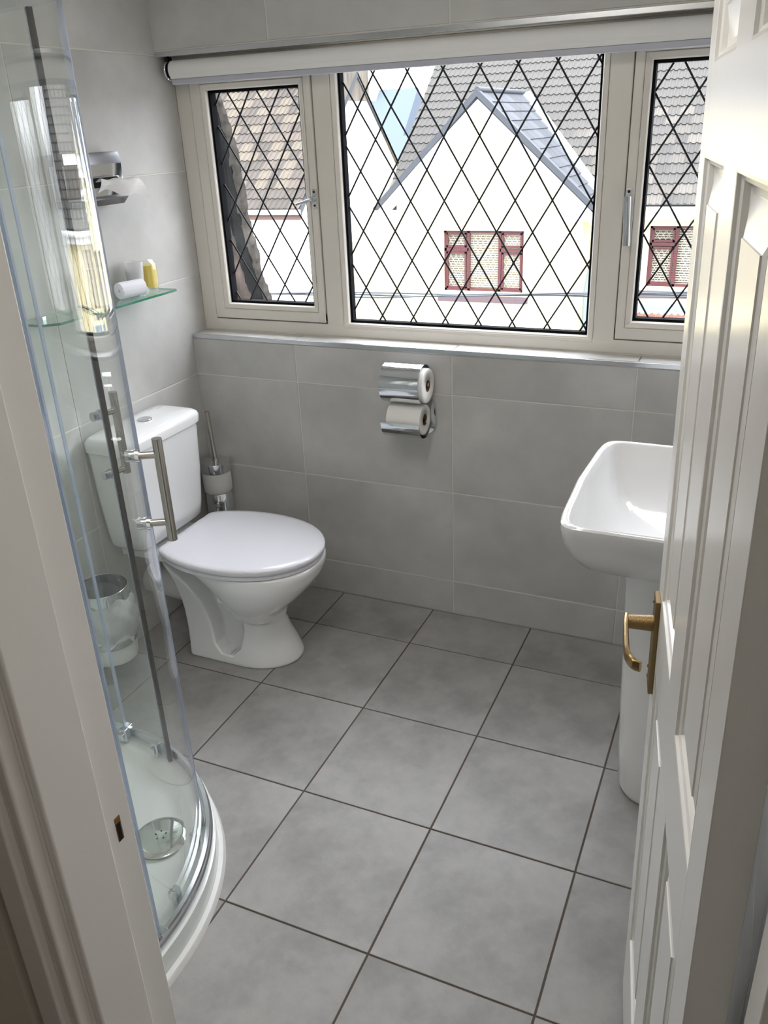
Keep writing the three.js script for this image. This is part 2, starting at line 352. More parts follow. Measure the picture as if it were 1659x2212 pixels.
function light(name, o, g, zf, ref) {                    // o = outer rectangle of the sash or null, g = glass rectangle
  const grp = new THREE.Group(); grp.name = name; win.add(grp);
  const [gx0, gx1, gy0, gy1] = g, b = 0.018;             // bead width
  if (o) {
    const [a0, a1, b0, b1] = o, zb = -0.13;
    part('sash_frame', [box(a0, gx0 - b, b0, b1, zb, zf, 0.004), box(gx1 + b, a1, b0, b1, zb, zf, 0.004), box(a0, a1, b0, gy0 - b, zb, zf - 0.0004, 0.004), box(a0, a1, gy1 + b, b1, zb, zf - 0.0004, 0.004)], M.upvc, grp);
  }
  const e = 0.0008, bead = [];
  const q = (x0, x1, y0, y1) => rectLoft([[x0, x1, y0, y1, 0], [x0, x1, y0, y1, 0]], false);
  // mitred bead: slopes back towards the glass
  const pos = [], ringAt = (m, z) => [[gx0 - m, gy0 - m, z], [gx1 + m, gy0 - m, z], [gx1 + m, gy1 + m, z], [gx0 - m, gy1 + m, z]];
  const rs = [ringAt(b - e, zf - 0.02), ringAt(b - e, zf - 0.001), ringAt(b - 0.003, zf + 0.0005), ringAt(0.003, zf - 0.004), ringAt(0, zf - 0.008), ringAt(0, zf - 0.024)];
  for (let i = 0; i < rs.length - 1; i++) for (let j = 0; j < 4; j++) {
    const A = rs[i][j], B = rs[i][(j + 1) % 4], C = rs[i + 1][j], D = rs[i + 1][(j + 1) % 4];
    pos.push(...A, ...B, ...D, ...A, ...D, ...C);
  }
  const bg = new THREE.BufferGeometry(); bg.setAttribute('position', new THREE.Float32BufferAttribute(pos, 3)); bg.computeVertexNormals();
  part('glazing_bead', join([bg]), M.upvc, grp);
  const s = 0.0075;
  part('spacer_bar', [box(gx0 - 0.004, gx0 + s, gy0, gy1, -0.124, zf - 0.018), box(gx1 - s, gx1 + 0.004, gy0, gy1, -0.124, zf - 0.018), box(gx0, gx1, gy0 - 0.004, gy0 + s, -0.124, zf - 0.018), box(gx0, gx1, gy1 - s, gy1 + 0.004, -0.124, zf - 0.018)], M.gasket, grp);
  part('glass_pane', box(gx0 + 0.002, gx1 - 0.002, gy0 + 0.002, gy1 - 0.002, -0.1185, -0.1184), M.pane, grp).geometry = new THREE.PlaneGeometry(gx1 - gx0, gy1 - gy0).translate((gx0 + gx1) / 2, (gy0 + gy1) / 2, -0.118);
  leadStrips(gx0 + s, gx1 - s, gy0 + s, gy1 - s, ref[0], ref[1], grp);
  return grp;
}
const sashL = light('casement', [0.057, 0.485, 0.975, 1.737], [0.114, 0.443, 1.026, 1.68], FR + 0.007, [0.2109, 1.6075]);
light('fixed_light', null, [0.567, 1.337, 0.977, 1.728], FR + 0.001, [0.9432, 1.6075]);
const sashR = light('casement', [1.418, 1.846, 0.975, 1.737], [1.461, 1.79, 1.026, 1.68], FR + 0.007, [1.4668, 1.6075]);
// espagnolette handles
part('window_handle', [box(0.470, 0.486, 1.333, 1.389, FR + 0.007, FR + 0.013, 0.002), rod(V(0.478, 1.361, FR + 0.012), V(0.478, 1.361, FR + 0.032), 0.0075),
  tube([V(0.478, 1.361, FR + 0.03), V(0.470, 1.359, FR + 0.036), V(0.45, 1.352, FR + 0.042), V(0.43, 1.347, FR + 0.046)], 0.0045, 20, 8)], M.alu, sashL);
part('screw_hole', [rod(V(0.478, 1.381, FR + 0.0125), V(0.478, 1.381, FR + 0.0134), 0.0035), rod(V(0.478, 1.341, FR + 0.0125), V(0.478, 1.341, FR + 0.0134), 0.0035)], M.dark, sashL);
part('window_handle', [box(1.419, 1.437, 1.322, 1.38, FR + 0.007, FR + 0.013, 0.002), rod(V(1.428, 1.355, FR + 0.012), V(1.428, 1.355, FR + 0.034), 0.0085),
  loft([ring(1.428, 0, 0, 0.009, 0.006, 3, 20), ring(1.428, 0, 0, 0.009, 0.006, 3, 20)].map((r, i) => r.map((p) => V(p.x + (i ? 0.006 : 0), i ? 1.236 : 1.362, FR + 0.034 + p.z))))], M.alu, sashR);
part('screw_hole', rod(V(1.428, 1.372, FR + 0.0125), V(1.428, 1.372, FR + 0.0136), 0.0035), M.dark, sashR);

// ------------------------------------------------------------------ roller blind
{
  const t = thing('roller_blind', 'white roller blind rolled up under the window head', 'blind');
  const y = 1.738, z = -0.036, r = 0.027;
  part('rolled_fabric', rod(V(0.036, y, z), V(RX - 0.03, y, z), r, r, 48), M.linen, t);
  part('bottom_bar', box(0.04, RX - 0.034, 1.698, 1.7155, z + 0.006, z + 0.022, 0.004), std(0xbfc1cc, 0.4), t);
  part('fabric_hem', box(0.04, RX - 0.034, 1.714, 1.74, z + 0.0225, z + 0.0245), M.linen, t);
  for (const x of [0.022, RX - 0.022]) {
    part('end_ring', new THREE.TorusGeometry(0.025, 0.004, 10, 40).rotateY(Math.PI / 2).translate(x, y, z), M.chrome, t);
    part('bracket', [rod(V(x - 0.004, y, z), V(x + 0.012 * (x < 1 ? 1 : -1), y, z), 0.0205), box(x - 0.006, x + 0.006, y, HEAD, z - 0.012, z + 0.012, 0.002)], M.black, t);
  }
  part('end_disc', rod(V(0.0205, y, z), V(0.0235, y, z), 0.024), M.alu, t);
}
// ------------------------------------------------------------------ shower
const CX = 0.376, CZ = 1.485;                            // centre of the quadrant
const polar = (R, deg, y) => V(CX + R * Math.cos(deg * Math.PI / 180), y, CZ + R * Math.sin(deg * Math.PI / 180));
// outline of the quadrant at radius R: far straight, curve, near straight
function outline(R, n = 40) {
  const p = [V(0.0015, 0, CZ - R)];
  for (let i = 0; i <= n; i++) p.push(polar(R, -90 + 90 * i / n, 0));
  p.push(V(CX + R, 0, FZ - 0.0015)); return p;
}
// sweep a profile [[R, y], ...] along the outline
function sweepOutline(profile, n = 40, crease = 0.5) {
  return loft(outline(1, n).map((_, i) => profile.map(([R, y]) => { const p = outline(R, n)[i]; return V(p.x, y, p.z); })), { crease });
}
// curved pane between two angles
function arcShell(R, th, a0, a1, y0, y1, n = 36) {
  const rings = [];
  for (let i = 0; i <= n; i++) { const a = lerp(a0, a1, i / n); rings.push([polar(R, a, y0), polar(R, a, y1), polar(R - th, a, y1), polar(R - th, a, y0)]); }
  return loft(rings, { cap0: false, cap1: false, crease: 0.5 });
}
{
  const t = thing('shower_tray', 'white quadrant shower tray in the corner beside the doorway', 'shower tray');
  const solid = (R, y0, y1) => { const f = (y) => [...outline(R), V(0.0015, 0, FZ - 0.0015)].map((p) => V(p.x, y, p.z)); return loft([f(y0), f(y1)], { crease: 0.3 }); };
  part('riser', sweepOutline([[0.497, 0.0], [0.497, 0.058], [0.482, 0.058], [0.482, 0.0]]), M.tray, t);
  part('base_bead', sweepOutline([[0.512, 0.0], [0.511, 0.008], [0.507, 0.0145], [0.497, 0.017], [0.497, 0.0]]), M.plasticWhite, t);
  // basin of the tray: rim, inner slope, gently dished floor
  const f = (R, y, e = 0.0015) => [...outline(R), V(e, 0, FZ - e)].map((p, i) => V(Math.max(p.x, e), y, Math.min(p.z, FZ - e)));
  const g = loft([f(0.497, 0.058), f(0.497, 0.068), f(0.492, 0.0705), f(0.452, 0.0705, 0.03), f(0.44, 0.066, 0.04), f(0.42, 0.047, 0.06), f(0.395, 0.041, 0.085), f(0.2, 0.037, 0.25)], { cap0: false, crease: 0.7 });
  part('tray', g, M.tray, t);
  const w = new THREE.Group(); w.name = 'waste_cover'; w.userData.label = 'round polished waste cover with five holes'; t.add(w);
  w.position.set(0.66, 0.046, 1.252);
  part('dome', lathe([[0.064, 0], [0.063, 0.003], [0.05, 0.0062], [0.02, 0.0088], [0.0001, 0.0092]], 48), std(0xdfe6e0, 0.07, { metalness: 0.85 }), w);
  for (let i = 0; i < 5; i++) { const a = i / 5 * 6.283 + 0.4, x = 0.0125 * Math.cos(a), z = 0.0125 * Math.sin(a); part('hole', rod(V(x, 0.0075, z), V(x, 0.0096, z), 0.0022, 0.0022, 10), M.dark, w); }
}
{
  const t = thing('shower_enclosure', 'curved glass shower enclosure with sliding doors and bar handles', 'shower enclosure');
  const Y0 = 0.0712, Y1 = 1.775;
  part('bottom_rail', sweepOutline([[0.491, Y0], [0.491, Y0 + 0.012], [0.4885, Y0 + 0.015], [0.4885, Y0 + 0.026], [0.486, Y0 + 0.03], [0.477, Y0 + 0.03], [0.475, Y0 + 0.024], [0.475, Y0]]), M.alu, t);
  part('top_rail', sweepOutline([[0.493, Y1], [0.493, Y1 + 0.04], [0.46, Y1 + 0.04], [0.46, Y1]]), M.chrome, t);
  for (const [x0, x1, z0, z1] of [[0.001, 0.022, CZ - 0.491, CZ - 0.46], [CX + 0.46, CX + 0.491, FZ - 0.022, FZ - 0.001]]) part('wall_profile', box(x0, x1, Y0 + 0.03, Y1, z0, z1, 0.003), M.alu, t);
  // fixed panes
  const far = new THREE.Group(); far.name = 'fixed_panel'; t.add(far);
  part('pane', join([box(0.02, CX - 0.02, Y0 + 0.03, Y1, CZ - 0.485, CZ - 0.479)]), M.shower, far);
  part('pane_edge', box(CX - 0.02, CX - 0.016, Y0 + 0.03, Y1, CZ - 0.486, CZ - 0.478), M.glassEdge, far);
  const near = new THREE.Group(); near.name = 'fixed_panel'; t.add(near);
  part('pane', box(CX + 0.479, CX + 0.485, Y0 + 0.03, Y1, CZ + 0.02, FZ - 0.02), M.shower, near);
  part('pane_edge', box(CX + 0.478, CX + 0.486, Y0 + 0.03, Y1, CZ + 0.016, CZ + 0.02), M.glassEdge, near);
  part('block', box(CX + 0.472, CX + 0.492, Y0 + 0.028, Y0 + 0.036, CZ + 0.0, CZ + 0.02, 0.002), M.chrome, near);
  part('block', box(CX - 0.02, CX, Y0 + 0.028, Y0 + 0.036, CZ - 0.492, CZ - 0.472, 0.002), M.chrome, far);
  // sliding doors
  const R = 0.471, TH = 0.006;
  const edge = (deg, w, mat, name, parent, r0 = R + 0.0008, r1 = R - TH - 0.0008) => part(name, loft([deg, deg + w].map((a) => [polar(r0, a, 0.073), polar(r0, a, Y1 - 0.004), polar(r1, a, Y1 - 0.004), polar(r1, a, 0.073)]), { crease: 0.3 }), mat, parent);
  const doorOf = (a0, a1, lead, hdeg, ys, y0, y1, rollers) => {
    const d = new THREE.Group(); d.name = 'sliding_door'; t.add(d);
    part('pane', arcShell(R, TH, a0, a1, 0.073, Y1 - 0.004), M.shower, d);
    const rb = 0.513, h = [rod(polar(rb, hdeg, y0), polar(rb, hdeg, y1), 0.0092, 0.0092, 24)];
    for (const y of ys) h.push(rod(polar(R + 0.004, hdeg, y), polar(rb, hdeg, y), 0.0068, 0.0068, 18));
    part('bar_handle', h, M.satin, d);
    for (const y of ys) part('handle_cap', [rod(polar(R - TH - 0.012, hdeg, y), polar(R + 0.001, hdeg, y), 0.0105, 0.0105, 22), rod(polar(R, hdeg, y), polar(R + 0.007, hdeg, y), 0.0128, 0.0118, 22)], M.chrome, d);
    for (const a of rollers) for (const [yy, s] of [[0.0955, 1]]) {
      const b = new THREE.Group();
      const g = join([box(-0.012, 0.004, -0.022, 0.02, -0.011, 0.011, 0.004), box(-0.02, -0.01, -0.012, 0.01, -0.008, 0.008, 0.003)]);
      const m = part('roller', g, M.chrome, d); m.position.copy(polar(R - TH - 0.004, a, yy)); m.rotation.y = -a * Math.PI / 180;
    }
    return d;
  };
  const dn = doorOf(-36.6, 12, -36.6, -30, [1.027, 0.891], 1.058, 0.853, [-30, -10]);
  edge(-37.0, 0.4, M.glassEdge, 'pane_edge', dn);
  const df = doorOf(-112, -71.4, -69.5, -74, [1.01, 0.873], 1.052, 0.862, [-75, -90]);
  edge(-71.4, 1.35, M.glassEdge, 'pane_edge', df);
  edge(-70.0, 1.0, M.black, 'magnetic_seal', df, R - 0.0005, R - 0.010);
}

// ------------------------------------------------------------------ toilet
const TZ = 0.424;
{
  const t = thing('toilet', 'white close-coupled toilet with closed lid against the pale wall', 'toilet');
  t.position.set(0, 0, TZ);
  const cr = (t, i, u) => { const p = (k) => t[Math.max(0, Math.min(t.length - 1, k))], a = p(i - 1), b = p(i), h = b[0] - a[0], sl = (k) => { const l = p(k - 1), r = p(k + 1); return (r[1] - l[1]) / Math.max(1e-6, r[0] - l[0]); }, m0 = sl(i - 1) * h, m1 = sl(i) * h, u2 = u * u, u3 = u2 * u; return (2 * u3 - 3 * u2 + 1) * a[1] + (u3 - 2 * u2 + u) * m0 + (3 * u2 - 2 * u3) * b[1] + (u3 - u2) * m1; };
  const prof = (tab) => (y) => { if (y <= tab[0][0]) return tab[0][1]; for (let i = 1; i < tab.length; i++) if (y <= tab[i][0]) { const u = (y - tab[i - 1][0]) / (tab[i][0] - tab[i - 1][0]); return cr(tab, i, u); } return tab[tab.length - 1][1]; };
  const xf = prof([[0, 0.576], [0.012, 0.576], [0.05, 0.562], [0.10, 0.538], [0.16, 0.523], [0.19, 0.536], [0.237, 0.594], [0.305, 0.65], [0.345, 0.668], [0.366, 0.67]]);
  const bw = prof([[0.13, 0.06], [0.16, 0.096], [0.18, 0.119], [0.2, 0.137], [0.23, 0.157], [0.27, 0.175], [0.31, 0.185], [0.34, 0.189], [0.366, 0.19]]);
  const br = prof([[0.13, 0.44], [0.16, 0.415], [0.2, 0.385], [0.25, 0.345], [0.30, 0.30], [0.335, 0.25], [0.366, 0.2]]);
  const pw = prof([[0, 0.114], [0.012, 0.114], [0.05, 0.108], [0.1, 0.101], [0.16, 0.097], [0.22, 0.098], [0.3, 0.106], [0.366, 0.115]]);
  const px = prof([[0, 0.224], [0.1, 0.216], [0.2, 0.203], [0.28, 0.182], [0.33, 0.158], [0.366, 0.135]]);
  const pedestal = (x, y, z) => { const w = pw(y), f = Math.min(xf(y), 0.58), a = 0.15, m = f - a; const s = x < m ? Math.abs(z) - w : (Math.hypot((x - m) / a, z / w) - 1) * Math.min(a, w); return smax(s, px(y) - x, 0.012); };
  const ell = (x, z, x0, x1, w, n) => { const c = (x0 + x1) / 2, a = (x1 - x0) / 2, u = Math.abs(x - c) / a, v = Math.abs(z) / w; return (Math.pow(Math.pow(u, n) + Math.pow(v, n), 1 / n) - 1) * Math.min(a, w); };
  // outline of the hollow at the side, in x and y
  const hollow = [[0.10, 0.345], [0.165, 0.335], [0.238, 0.272], [0.288, 0.208], [0.316, 0.131], [0.330, 0.062], [0.352, 0.036], [0.388, 0.036], [0.414, 0.062], [0.426, 0.12], [0.424, 0.18], [0.42, 0.24], [0.42, 0.33], [0.30, 0.36]];
  const poly = (x, y) => { let d = 1e9, s = 1; for (let i = 0, j = hollow.length - 1; i < hollow.length; j = i++) { const [ax, ay] = hollow[j], [bx, by] = hollow[i], ex = bx - ax, ey = by - ay, wx = x - ax, wy = y - ay, k = Math.max(0, Math.min(1, (wx * ex + wy * ey) / (ex * ex + ey * ey))); d = Math.min(d, Math.hypot(wx - ex * k, wy - ey * k)); if ((ay > y) !== (by > y) && x < (bx - ax) * (y - ay) / (by - ay) + ax) s = -s; } return s * d; };
  const pan = (x, y, z) => {
    const ped = smax(pedestal(x, y, z), y - 0.35, 0.01);
    const az = Math.abs(z);
    // hollow cut into the sides of the pedestal; the trapway swells inside it
    const floorZ = 0.034 + 0.022 * smooth(0.12, 0.0, y);
    const cut = smax(poly(x, y) - 0.004, floorZ - az, 0.012);
    let d = smax(ped, -cut, 0.007);
    const bowl = smax(smax(ell(x, z, br(y), xf(y), bw(y), 2.25), 0.145 - y, 0.02), y - 0.366, 0.006);
    d = smin(d, bowl, 0.012);
    const back = Math.max(Math.abs(x - 0.16) - 0.145, Math.abs(y - 0.352) - 0.014, az - 0.118) ;
    d = smin(d, back, 0.012);
    return smax(d, -y, 0.004);
  };
  const g = surfaceNets(pan, [-0.01, -0.01, -0.222], [0.69, 0.385, 0.222], 0.0055);
  part('pan', g, M.ceramic, t);
  // seat and lid: D-shaped outline
  const half = [[0.186, 0.0], [0.186, 0.1], [0.187, 0.137], [0.196, 0.150], [0.25, 0.178], [0.33, 0.199], [0.41, 0.204], [0.49, 0.195], [0.56, 0.17], [0.615, 0.132], [0.652, 0.085], [0.67, 0.04], [0.675, 0.0]];
  const pts = [...half.map(([x, z]) => V(x, 0, z)), ...half.slice(1, -1).reverse().map(([x, z]) => V(x, 0, -z))];
  const curve = new THREE.CatmullRomCurve3(pts, true, 'centripetal').getPoints(120).slice(0, 120);
  const D = (s, y) => curve.map((p) => V(0.43 + (p.x - 0.43) * s, y, p.z * s));
  part('seat', loft([D(0.965, 0.3675), D(0.975, 0.370), D(0.975, 0.380), D(0.965, 0.3825)], { crease: 0.5 }), M.seat, t);
  part('lid', loft([D(0.96, 0.384), D(0.992, 0.3855), D(1.0, 0.389), D(1.0, 0.396), D(0.992, 0.4005), D(0.975, 0.4028), D(0.9, 0.4045), D(0.6, 0.406)], { crease: 0.9 }), M.seat, t);
  for (const z of [-0.075, 0.075]) part('hinge', rod(V(0.185, 0.385, z - 0.018), V(0.185, 0.385, z + 0.018), 0.012), M.seat, t);
  const q = (y, x0, x1, h, n = 7) => ring((x0 + x1) / 2, y, 0.006, (x1 - x0) / 2, h, n, 72);
  part('cistern', loft([q(0.385, 0.03, 0.13, 0.13), q(0.389, 0.02, 0.148, 0.152), q(0.40, 0.012, 0.158, 0.160), q(0.44, 0.009, 0.163, 0.165), q(0.56, 0.008, 0.170, 0.176), q(0.712, 0.007, 0.175, 0.183)], { crease: 0.9 }), M.ceramic, t);
  part('cistern_lid', loft([q(0.714, 0.006, 0.178, 0.186), q(0.716, 0.005, 0.1815, 0.1895), q(0.738, 0.005, 0.183, 0.191), q(0.747, 0.006, 0.1795, 0.188), q(0.7535, 0.009, 0.170, 0.179), q(0.7565, 0.016, 0.158, 0.168), q(0.758, 0.05, 0.12, 0.10)], { crease: 0.9 }), M.ceramic, t);
  part('flush_button', lathe([[0.0225, 0], [0.0225, 0.004], [0.021, 0.005], [0.018, 0.005], [0.0175, 0.004], [0.0001, 0.004]], 36).translate(0.085, 0.7575, -0.015), M.chrome, t);
  part('outlet_pipe', [rod(V(0.02, 0.2, 0), V(0.225, 0.185, 0), 0.052, 0.052, 32), rod(V(0.19, 0.188, 0), V(0.215, 0.186, 0), 0.058, 0.058, 32)], M.plasticWhite, t);
  part('fixing_cover', box(0.40, 0.44, 0.262, 0.282, 0.130, 0.1635, 0.004), M.ceramic, t);
  part('floor_screw', rod(V(0.375, 0.035, 0.07), V(0.375, 0.042, 0.105), 0.006, 0.006), M.plasticWhite, t);
}

// ------------------------------------------------------------------ basin
{
  const t = thing('wash_basin', 'white square wash basin on a pedestal behind the open door', 'basin');
  const zc = 0.556, k = 96;
  // plan: bowed front (towards -x), straight sides, flat back at the wall
  const plan = (y, x0, x1, h, bow, n = y > 0.69 ? 15 : 10) => { const r = ring((x0 + x1) / 2, y, zc, (x1 - x0) / 2, h, n, k); r.forEach((p) => { const u = (p.z - zc) / h, f = (x1 - p.x) / (x1 - x0); p.x -= bow * (1 - u * u) * f * f; }); return r; };
  const B = [plan(0.628, 1.53, 1.88, 0.115, 0.004), plan(0.632, 1.512, 1.895, 0.135, 0.006), plan(0.65, 1.497, 1.902, 0.163, 0.008), plan(0.70, 1.482, 1.902, 0.213, 0.012), plan(0.75, 1.474, 1.902, 0.255, 0.014), plan(0.785, 1.471, 1.902, 0.272, 0.015), plan(0.797, 1.472, 1.902, 0.2735, 0.015), plan(0.801, 1.476, 1.902, 0.270, 0.015),
    plan(0.801, 1.486, 1.86, 0.261, 0.015), plan(0.797, 1.490, 1.855, 0.257, 0.015), plan(0.78, 1.494, 1.848, 0.25, 0.015), plan(0.74, 1.506, 1.835, 0.222, 0.012), plan(0.70, 1.53, 1.815, 0.18, 0.009), plan(0.675, 1.57, 1.79, 0.125, 0.005), plan(0.668, 1.63, 1.75, 0.06, 0.0)];
  part('bowl', loft(B, { crease: 0.8 }), M.ceramic, t);
  part('waste', lathe([[0.022, 0], [0.022, 0.003], [0.0001, 0.004]], 32).translate(1.69, 0.668, zc), M.chrome, t);
  const P = (y, x0, h, n = 3.2) => ring((x0 + 1.87) / 2, y, zc, (1.87 - x0) / 2, h, n, 64);
  part('pedestal', loft([P(0, 1.632, 0.128), P(0.004, 1.619, 0.140), P(0.02, 1.612, 0.144), P(0.12, 1.606, 0.132), P(0.3, 1.598, 0.122), P(0.5, 1.590, 0.118), P(0.64, 1.582, 0.118)], { crease: 0.7 }), M.ceramic, t);
  const tp = thing('basin_tap', 'chrome mixer tap on the back of the basin', 'tap');
  part('body', [rod(V(1.875, 0.80, zc), V(1.875, 0.87, zc), 0.017), tube([V(1.875, 0.86, zc), V(1.85, 0.89, zc), V(1.80, 0.90, zc), V(1.76, 0.885, zc)], 0.011, 24, 12)], M.chrome, tp);
  part('lever', rod(V(1.875, 0.875, zc), V(1.82, 0.915, zc), 0.006), M.chrome, tp);
}
// ------------------------------------------------------------------ door
{
  const t = thing('panel_door', 'white six-panel door opened into the bathroom, seen edge-on', 'door');
  t.name = 'door_1'; t.userData.kind = 'structure';
  const th = 9.495 * Math.PI / 180, u = V(Math.sin(th), 0, Math.cos(th)), n0 = V(-Math.cos(th), 0, Math.sin(th));
  const v = V(0, 1, 0).addScaledVector(n0, 0.016).normalize(), n = u.clone().cross(v);
  t.position.set(1.721, 0.006, 1.185);
  t.quaternion.setFromRotationMatrix(new THREE.Matrix4().makeBasis(u, v, n));
  const W = 0.636, H = 1.875, T = 0.036, xs = [0.058, 0.26, 0.358, 0.56], ys = [[0.19, 0.775], [0.90, 1.503], [1.598, 1.80]], e = 0.0012;
  part('stile', box(0, xs[0], 0, H, -T, 0, e), M.doorPaint, t);
  part('stile', box(xs[3], W, 0, H, -T, 0, e), M.doorPaint, t);
  for (const [a, b] of ys) part('muntin', box(xs[1], xs[2], a, b, -T, 0), M.doorPaint, t);
  for (const [a, b] of [[0, 0.19], [0.775, 0.90], [1.503, 1.598], [1.80, H]]) part('rail', box(xs[0], xs[3], a, b, -T, -0.00005), M.doorPaint, t);
  for (const [x0, x1] of [[xs[0], xs[1]], [xs[2], xs[3]]]) for (const [y0, y1] of ys) {
    const r = (m, z) => [x0 + m, x1 - m, y0 + m, y1 - m, z];
    const f = rectLoft([r(0, 0), r(0.003, -0.0005), r(0.004, -0.004), r(0.009, -0.006), r(0.012, -0.0115), r(0.018, -0.0125), r(0.019, -0.0125), r(0.05, -0.0045), r(0.0505, -0.003)]);
    const b = rectLoft([r(0, T), r(0.012, T - 0.011), r(0.019, T - 0.0125), r(0.05, T - 0.004)]).scale(1, 1, -1);
    const a = b.attributes.position; for (let i = 0; i < a.count; i += 3) for (const c of [0, 1, 2]) { const q = a.array[i * 3 + c]; a.array[i * 3 + c] = a.array[i * 3 + 3 + c]; a.array[i * 3 + 3 + c] = q; }
    b.computeVertexNormals();
    part('raised_panel', join([f, b]), M.doorPaint, t);
  }
  // brass lever on a long plate; the lever points to the hinges
  const hs = 0.031, hy = 0.846;
  const plate = part('lock_plate', box(hs - 0.019, hs + 0.019, 0.728, 0.893, 0, 0.0075, 0.0015), M.brass, t); plate.userData.label = 'tarnished brass back plate';
  for (const y of [0.742, 0.76, 0.878]) part('screw', rod(V(hs - 0.012, y, 0.0065), V(hs - 0.012, y, 0.0092), 0.003, 0.0025, 12), M.brass, t);
  part('lever_handle', [rod(V(hs, hy, 0.007), V(hs, hy, 0.045), 0.0125, 0.0105, 24),
    (() => { const c = new THREE.CatmullRomCurve3([V(hs - 0.008, hy, 0.046), V(hs + 0.02, hy + 0.001, 0.0475), V(hs + 0.06, hy, 0.0475), V(hs + 0.092, hy - 0.001, 0.0455), V(hs + 0.107, hy - 0.003, 0.038), V(hs + 0.112, hy - 0.004, 0.028)]);
      const rings = []; for (let i = 0; i <= 24; i++) { const p = c.getPoint(i / 24), d = c.getTangent(i / 24), w = V(0, 1, 0), s = d.clone().cross(w).normalize(), h = lerp(0.011, 0.0085, i / 24); const r = []; for (let k = 0; k < 16; k++) { const a = k / 16 * 6.2832, ca = Math.cos(a), sa = Math.sin(a); r.push(p.clone().addScaledVector(w, h * Math.sign(ca) * Math.abs(ca) ** 0.6).addScaledVector(s, 0.0042 * Math.sign(sa) * Math.abs(sa) ** 0.6)); } rings.push(r); }
      return loft(rings, { crease: 0.9 }); })()], M.brass, t);
  for (const y of [0.12, 1.68]) part('hinge', rod(V(W + 0.003, y, -T - 0.002), V(W + 0.003, y + 0.075, -T - 0.002), 0.0055), M.brass, t);
}

// ------------------------------------------------------------------ toilet roll holder on the back wall
{
  const t = thing('toilet_roll_holder', 'chrome double toilet roll holder on the wall under the sill', 'roll holder');
  const x0 = 0.758, x1 = 0.885, yU = 0.838, yL = 0.722, zr = 0.064;
  const arc = (y, z, r, a0, a1, w = 0.0012) => {                 // bent sheet: angles in the y-z plane, 0 = away from the wall, 90 = up
    const rings = [], n = 30;
    for (let i = 0; i <= n; i++) { const a = lerp(a0, a1, i / n) * Math.PI / 180; const p = (R) => [y + R * Math.sin(a), z + R * Math.cos(a)]; const [ya, za] = p(r), [yb, zb] = p(r - w); rings.push([V(x0, ya, za), V(x1, ya, za), V(x1, yb, zb), V(x0, yb, zb)]); }
    return loft(rings, { crease: 0.5 });
  };
  part('back_plate', [box(x0 + 0.02, x1 - 0.02, 0.68, 0.868, 0.0005, 0.003, 0.001), rod(V(x0 + 0.07, 0.70, 0.002), V(x0 + 0.07, 0.70, 0.0046), 0.03, 0.03, 32)], M.chrome, t);
  part('upper_cover', arc(yU, zr, 0.061, 150, -100), M.chrome, t);
  part('lower_cup', arc(yL, zr, 0.057, -160, 2), M.chrome, t);
  part('side_plate', [loft([ring(x1 - 0.03, 0, 0, 0.045, 0.062, 3, 40), ring(x1 - 0.03, 0, 0, 0.045, 0.062, 3, 40)].map((r, i) => r.map((p) => V(p.x, yL + p.z, i ? 0.014 : 0.0005))), { crease: 0.5 })], M.chrome, t);
  part('spindle', [rod(V(x0 - 0.001, yU, zr), V(x1 + 0.012, yU, zr), 0.006), rod(V(x0 - 0.001, yL, zr), V(x1 + 0.004, yL, zr), 0.006), box(x0 + 0.02, x0 + 0.035, 0.765, 0.80, 0.002, 0.02)], M.chrome, t);
  const rollOf = (label, y, r, a, b) => {
    const o = thing('toilet_roll', label, 'toilet roll'); o.position.set((a + b) / 2, y, zr); const L = (b - a) / 2;
    part('paper', lathe([[0.0185, -L], [r - 0.001, -L], [r, -L + 0.002], [r, L - 0.002], [r - 0.001, L], [0.0185, L], [0.0185, -L]], 48).rotateZ(-Math.PI / 2), M.paper, o);
    part('core', lathe([[0.0182, -L], [0.0182, L], [0.0168, L], [0.0168, -L], [0.0182, -L]], 32).rotateZ(-Math.PI / 2), M.card, o);
    return o;
  };
  rollOf('white toilet roll under the curved chrome cover', yU - 0.004, 0.0525, 0.78, 0.896);
  rollOf('white toilet roll lying in the open lower holder', yL + 0.003, 0.0475, 0.772, 0.884);
}
// ------------------------------------------------------------------ toilet brush in the corner
{
  const t = thing('toilet_brush', 'toilet brush in a white and chrome wall holder behind the toilet', 'toilet brush');
  t.position.set(0.066, 0, 0.058);
  part('cup', lathe([[0.0001, 0.372], [0.044, 0.372], [0.05, 0.378], [0.0515, 0.40], [0.0515, 0.462]], 40), M.frosted, t);
  part('collar', lathe([[0.0525, 0.452], [0.0535, 0.454], [0.0535, 0.486], [0.052, 0.489], [0.0001, 0.491]], 40), M.chrome, t);
  part('handle', [rod(V(0.004, 0.489, 0.0), V(-0.008, 0.672, -0.002), 0.0075, 0.0085, 20), rod(V(0.004, 0.488, 0), V(0.0035, 0.50, 0), 0.012, 0.009, 20)], M.satin, t);
  part('holder_sleeve', lathe([[0.0001, 0.26], [0.047, 0.26], [0.048, 0.262], [0.048, 0.371], [0.0001, 0.3715]], 40), M.chrome, t);
  part('wall_bracket', box(-0.012, 0.012, 0.40, 0.44, -0.057, -0.045, 0.002), M.chrome, t);
}
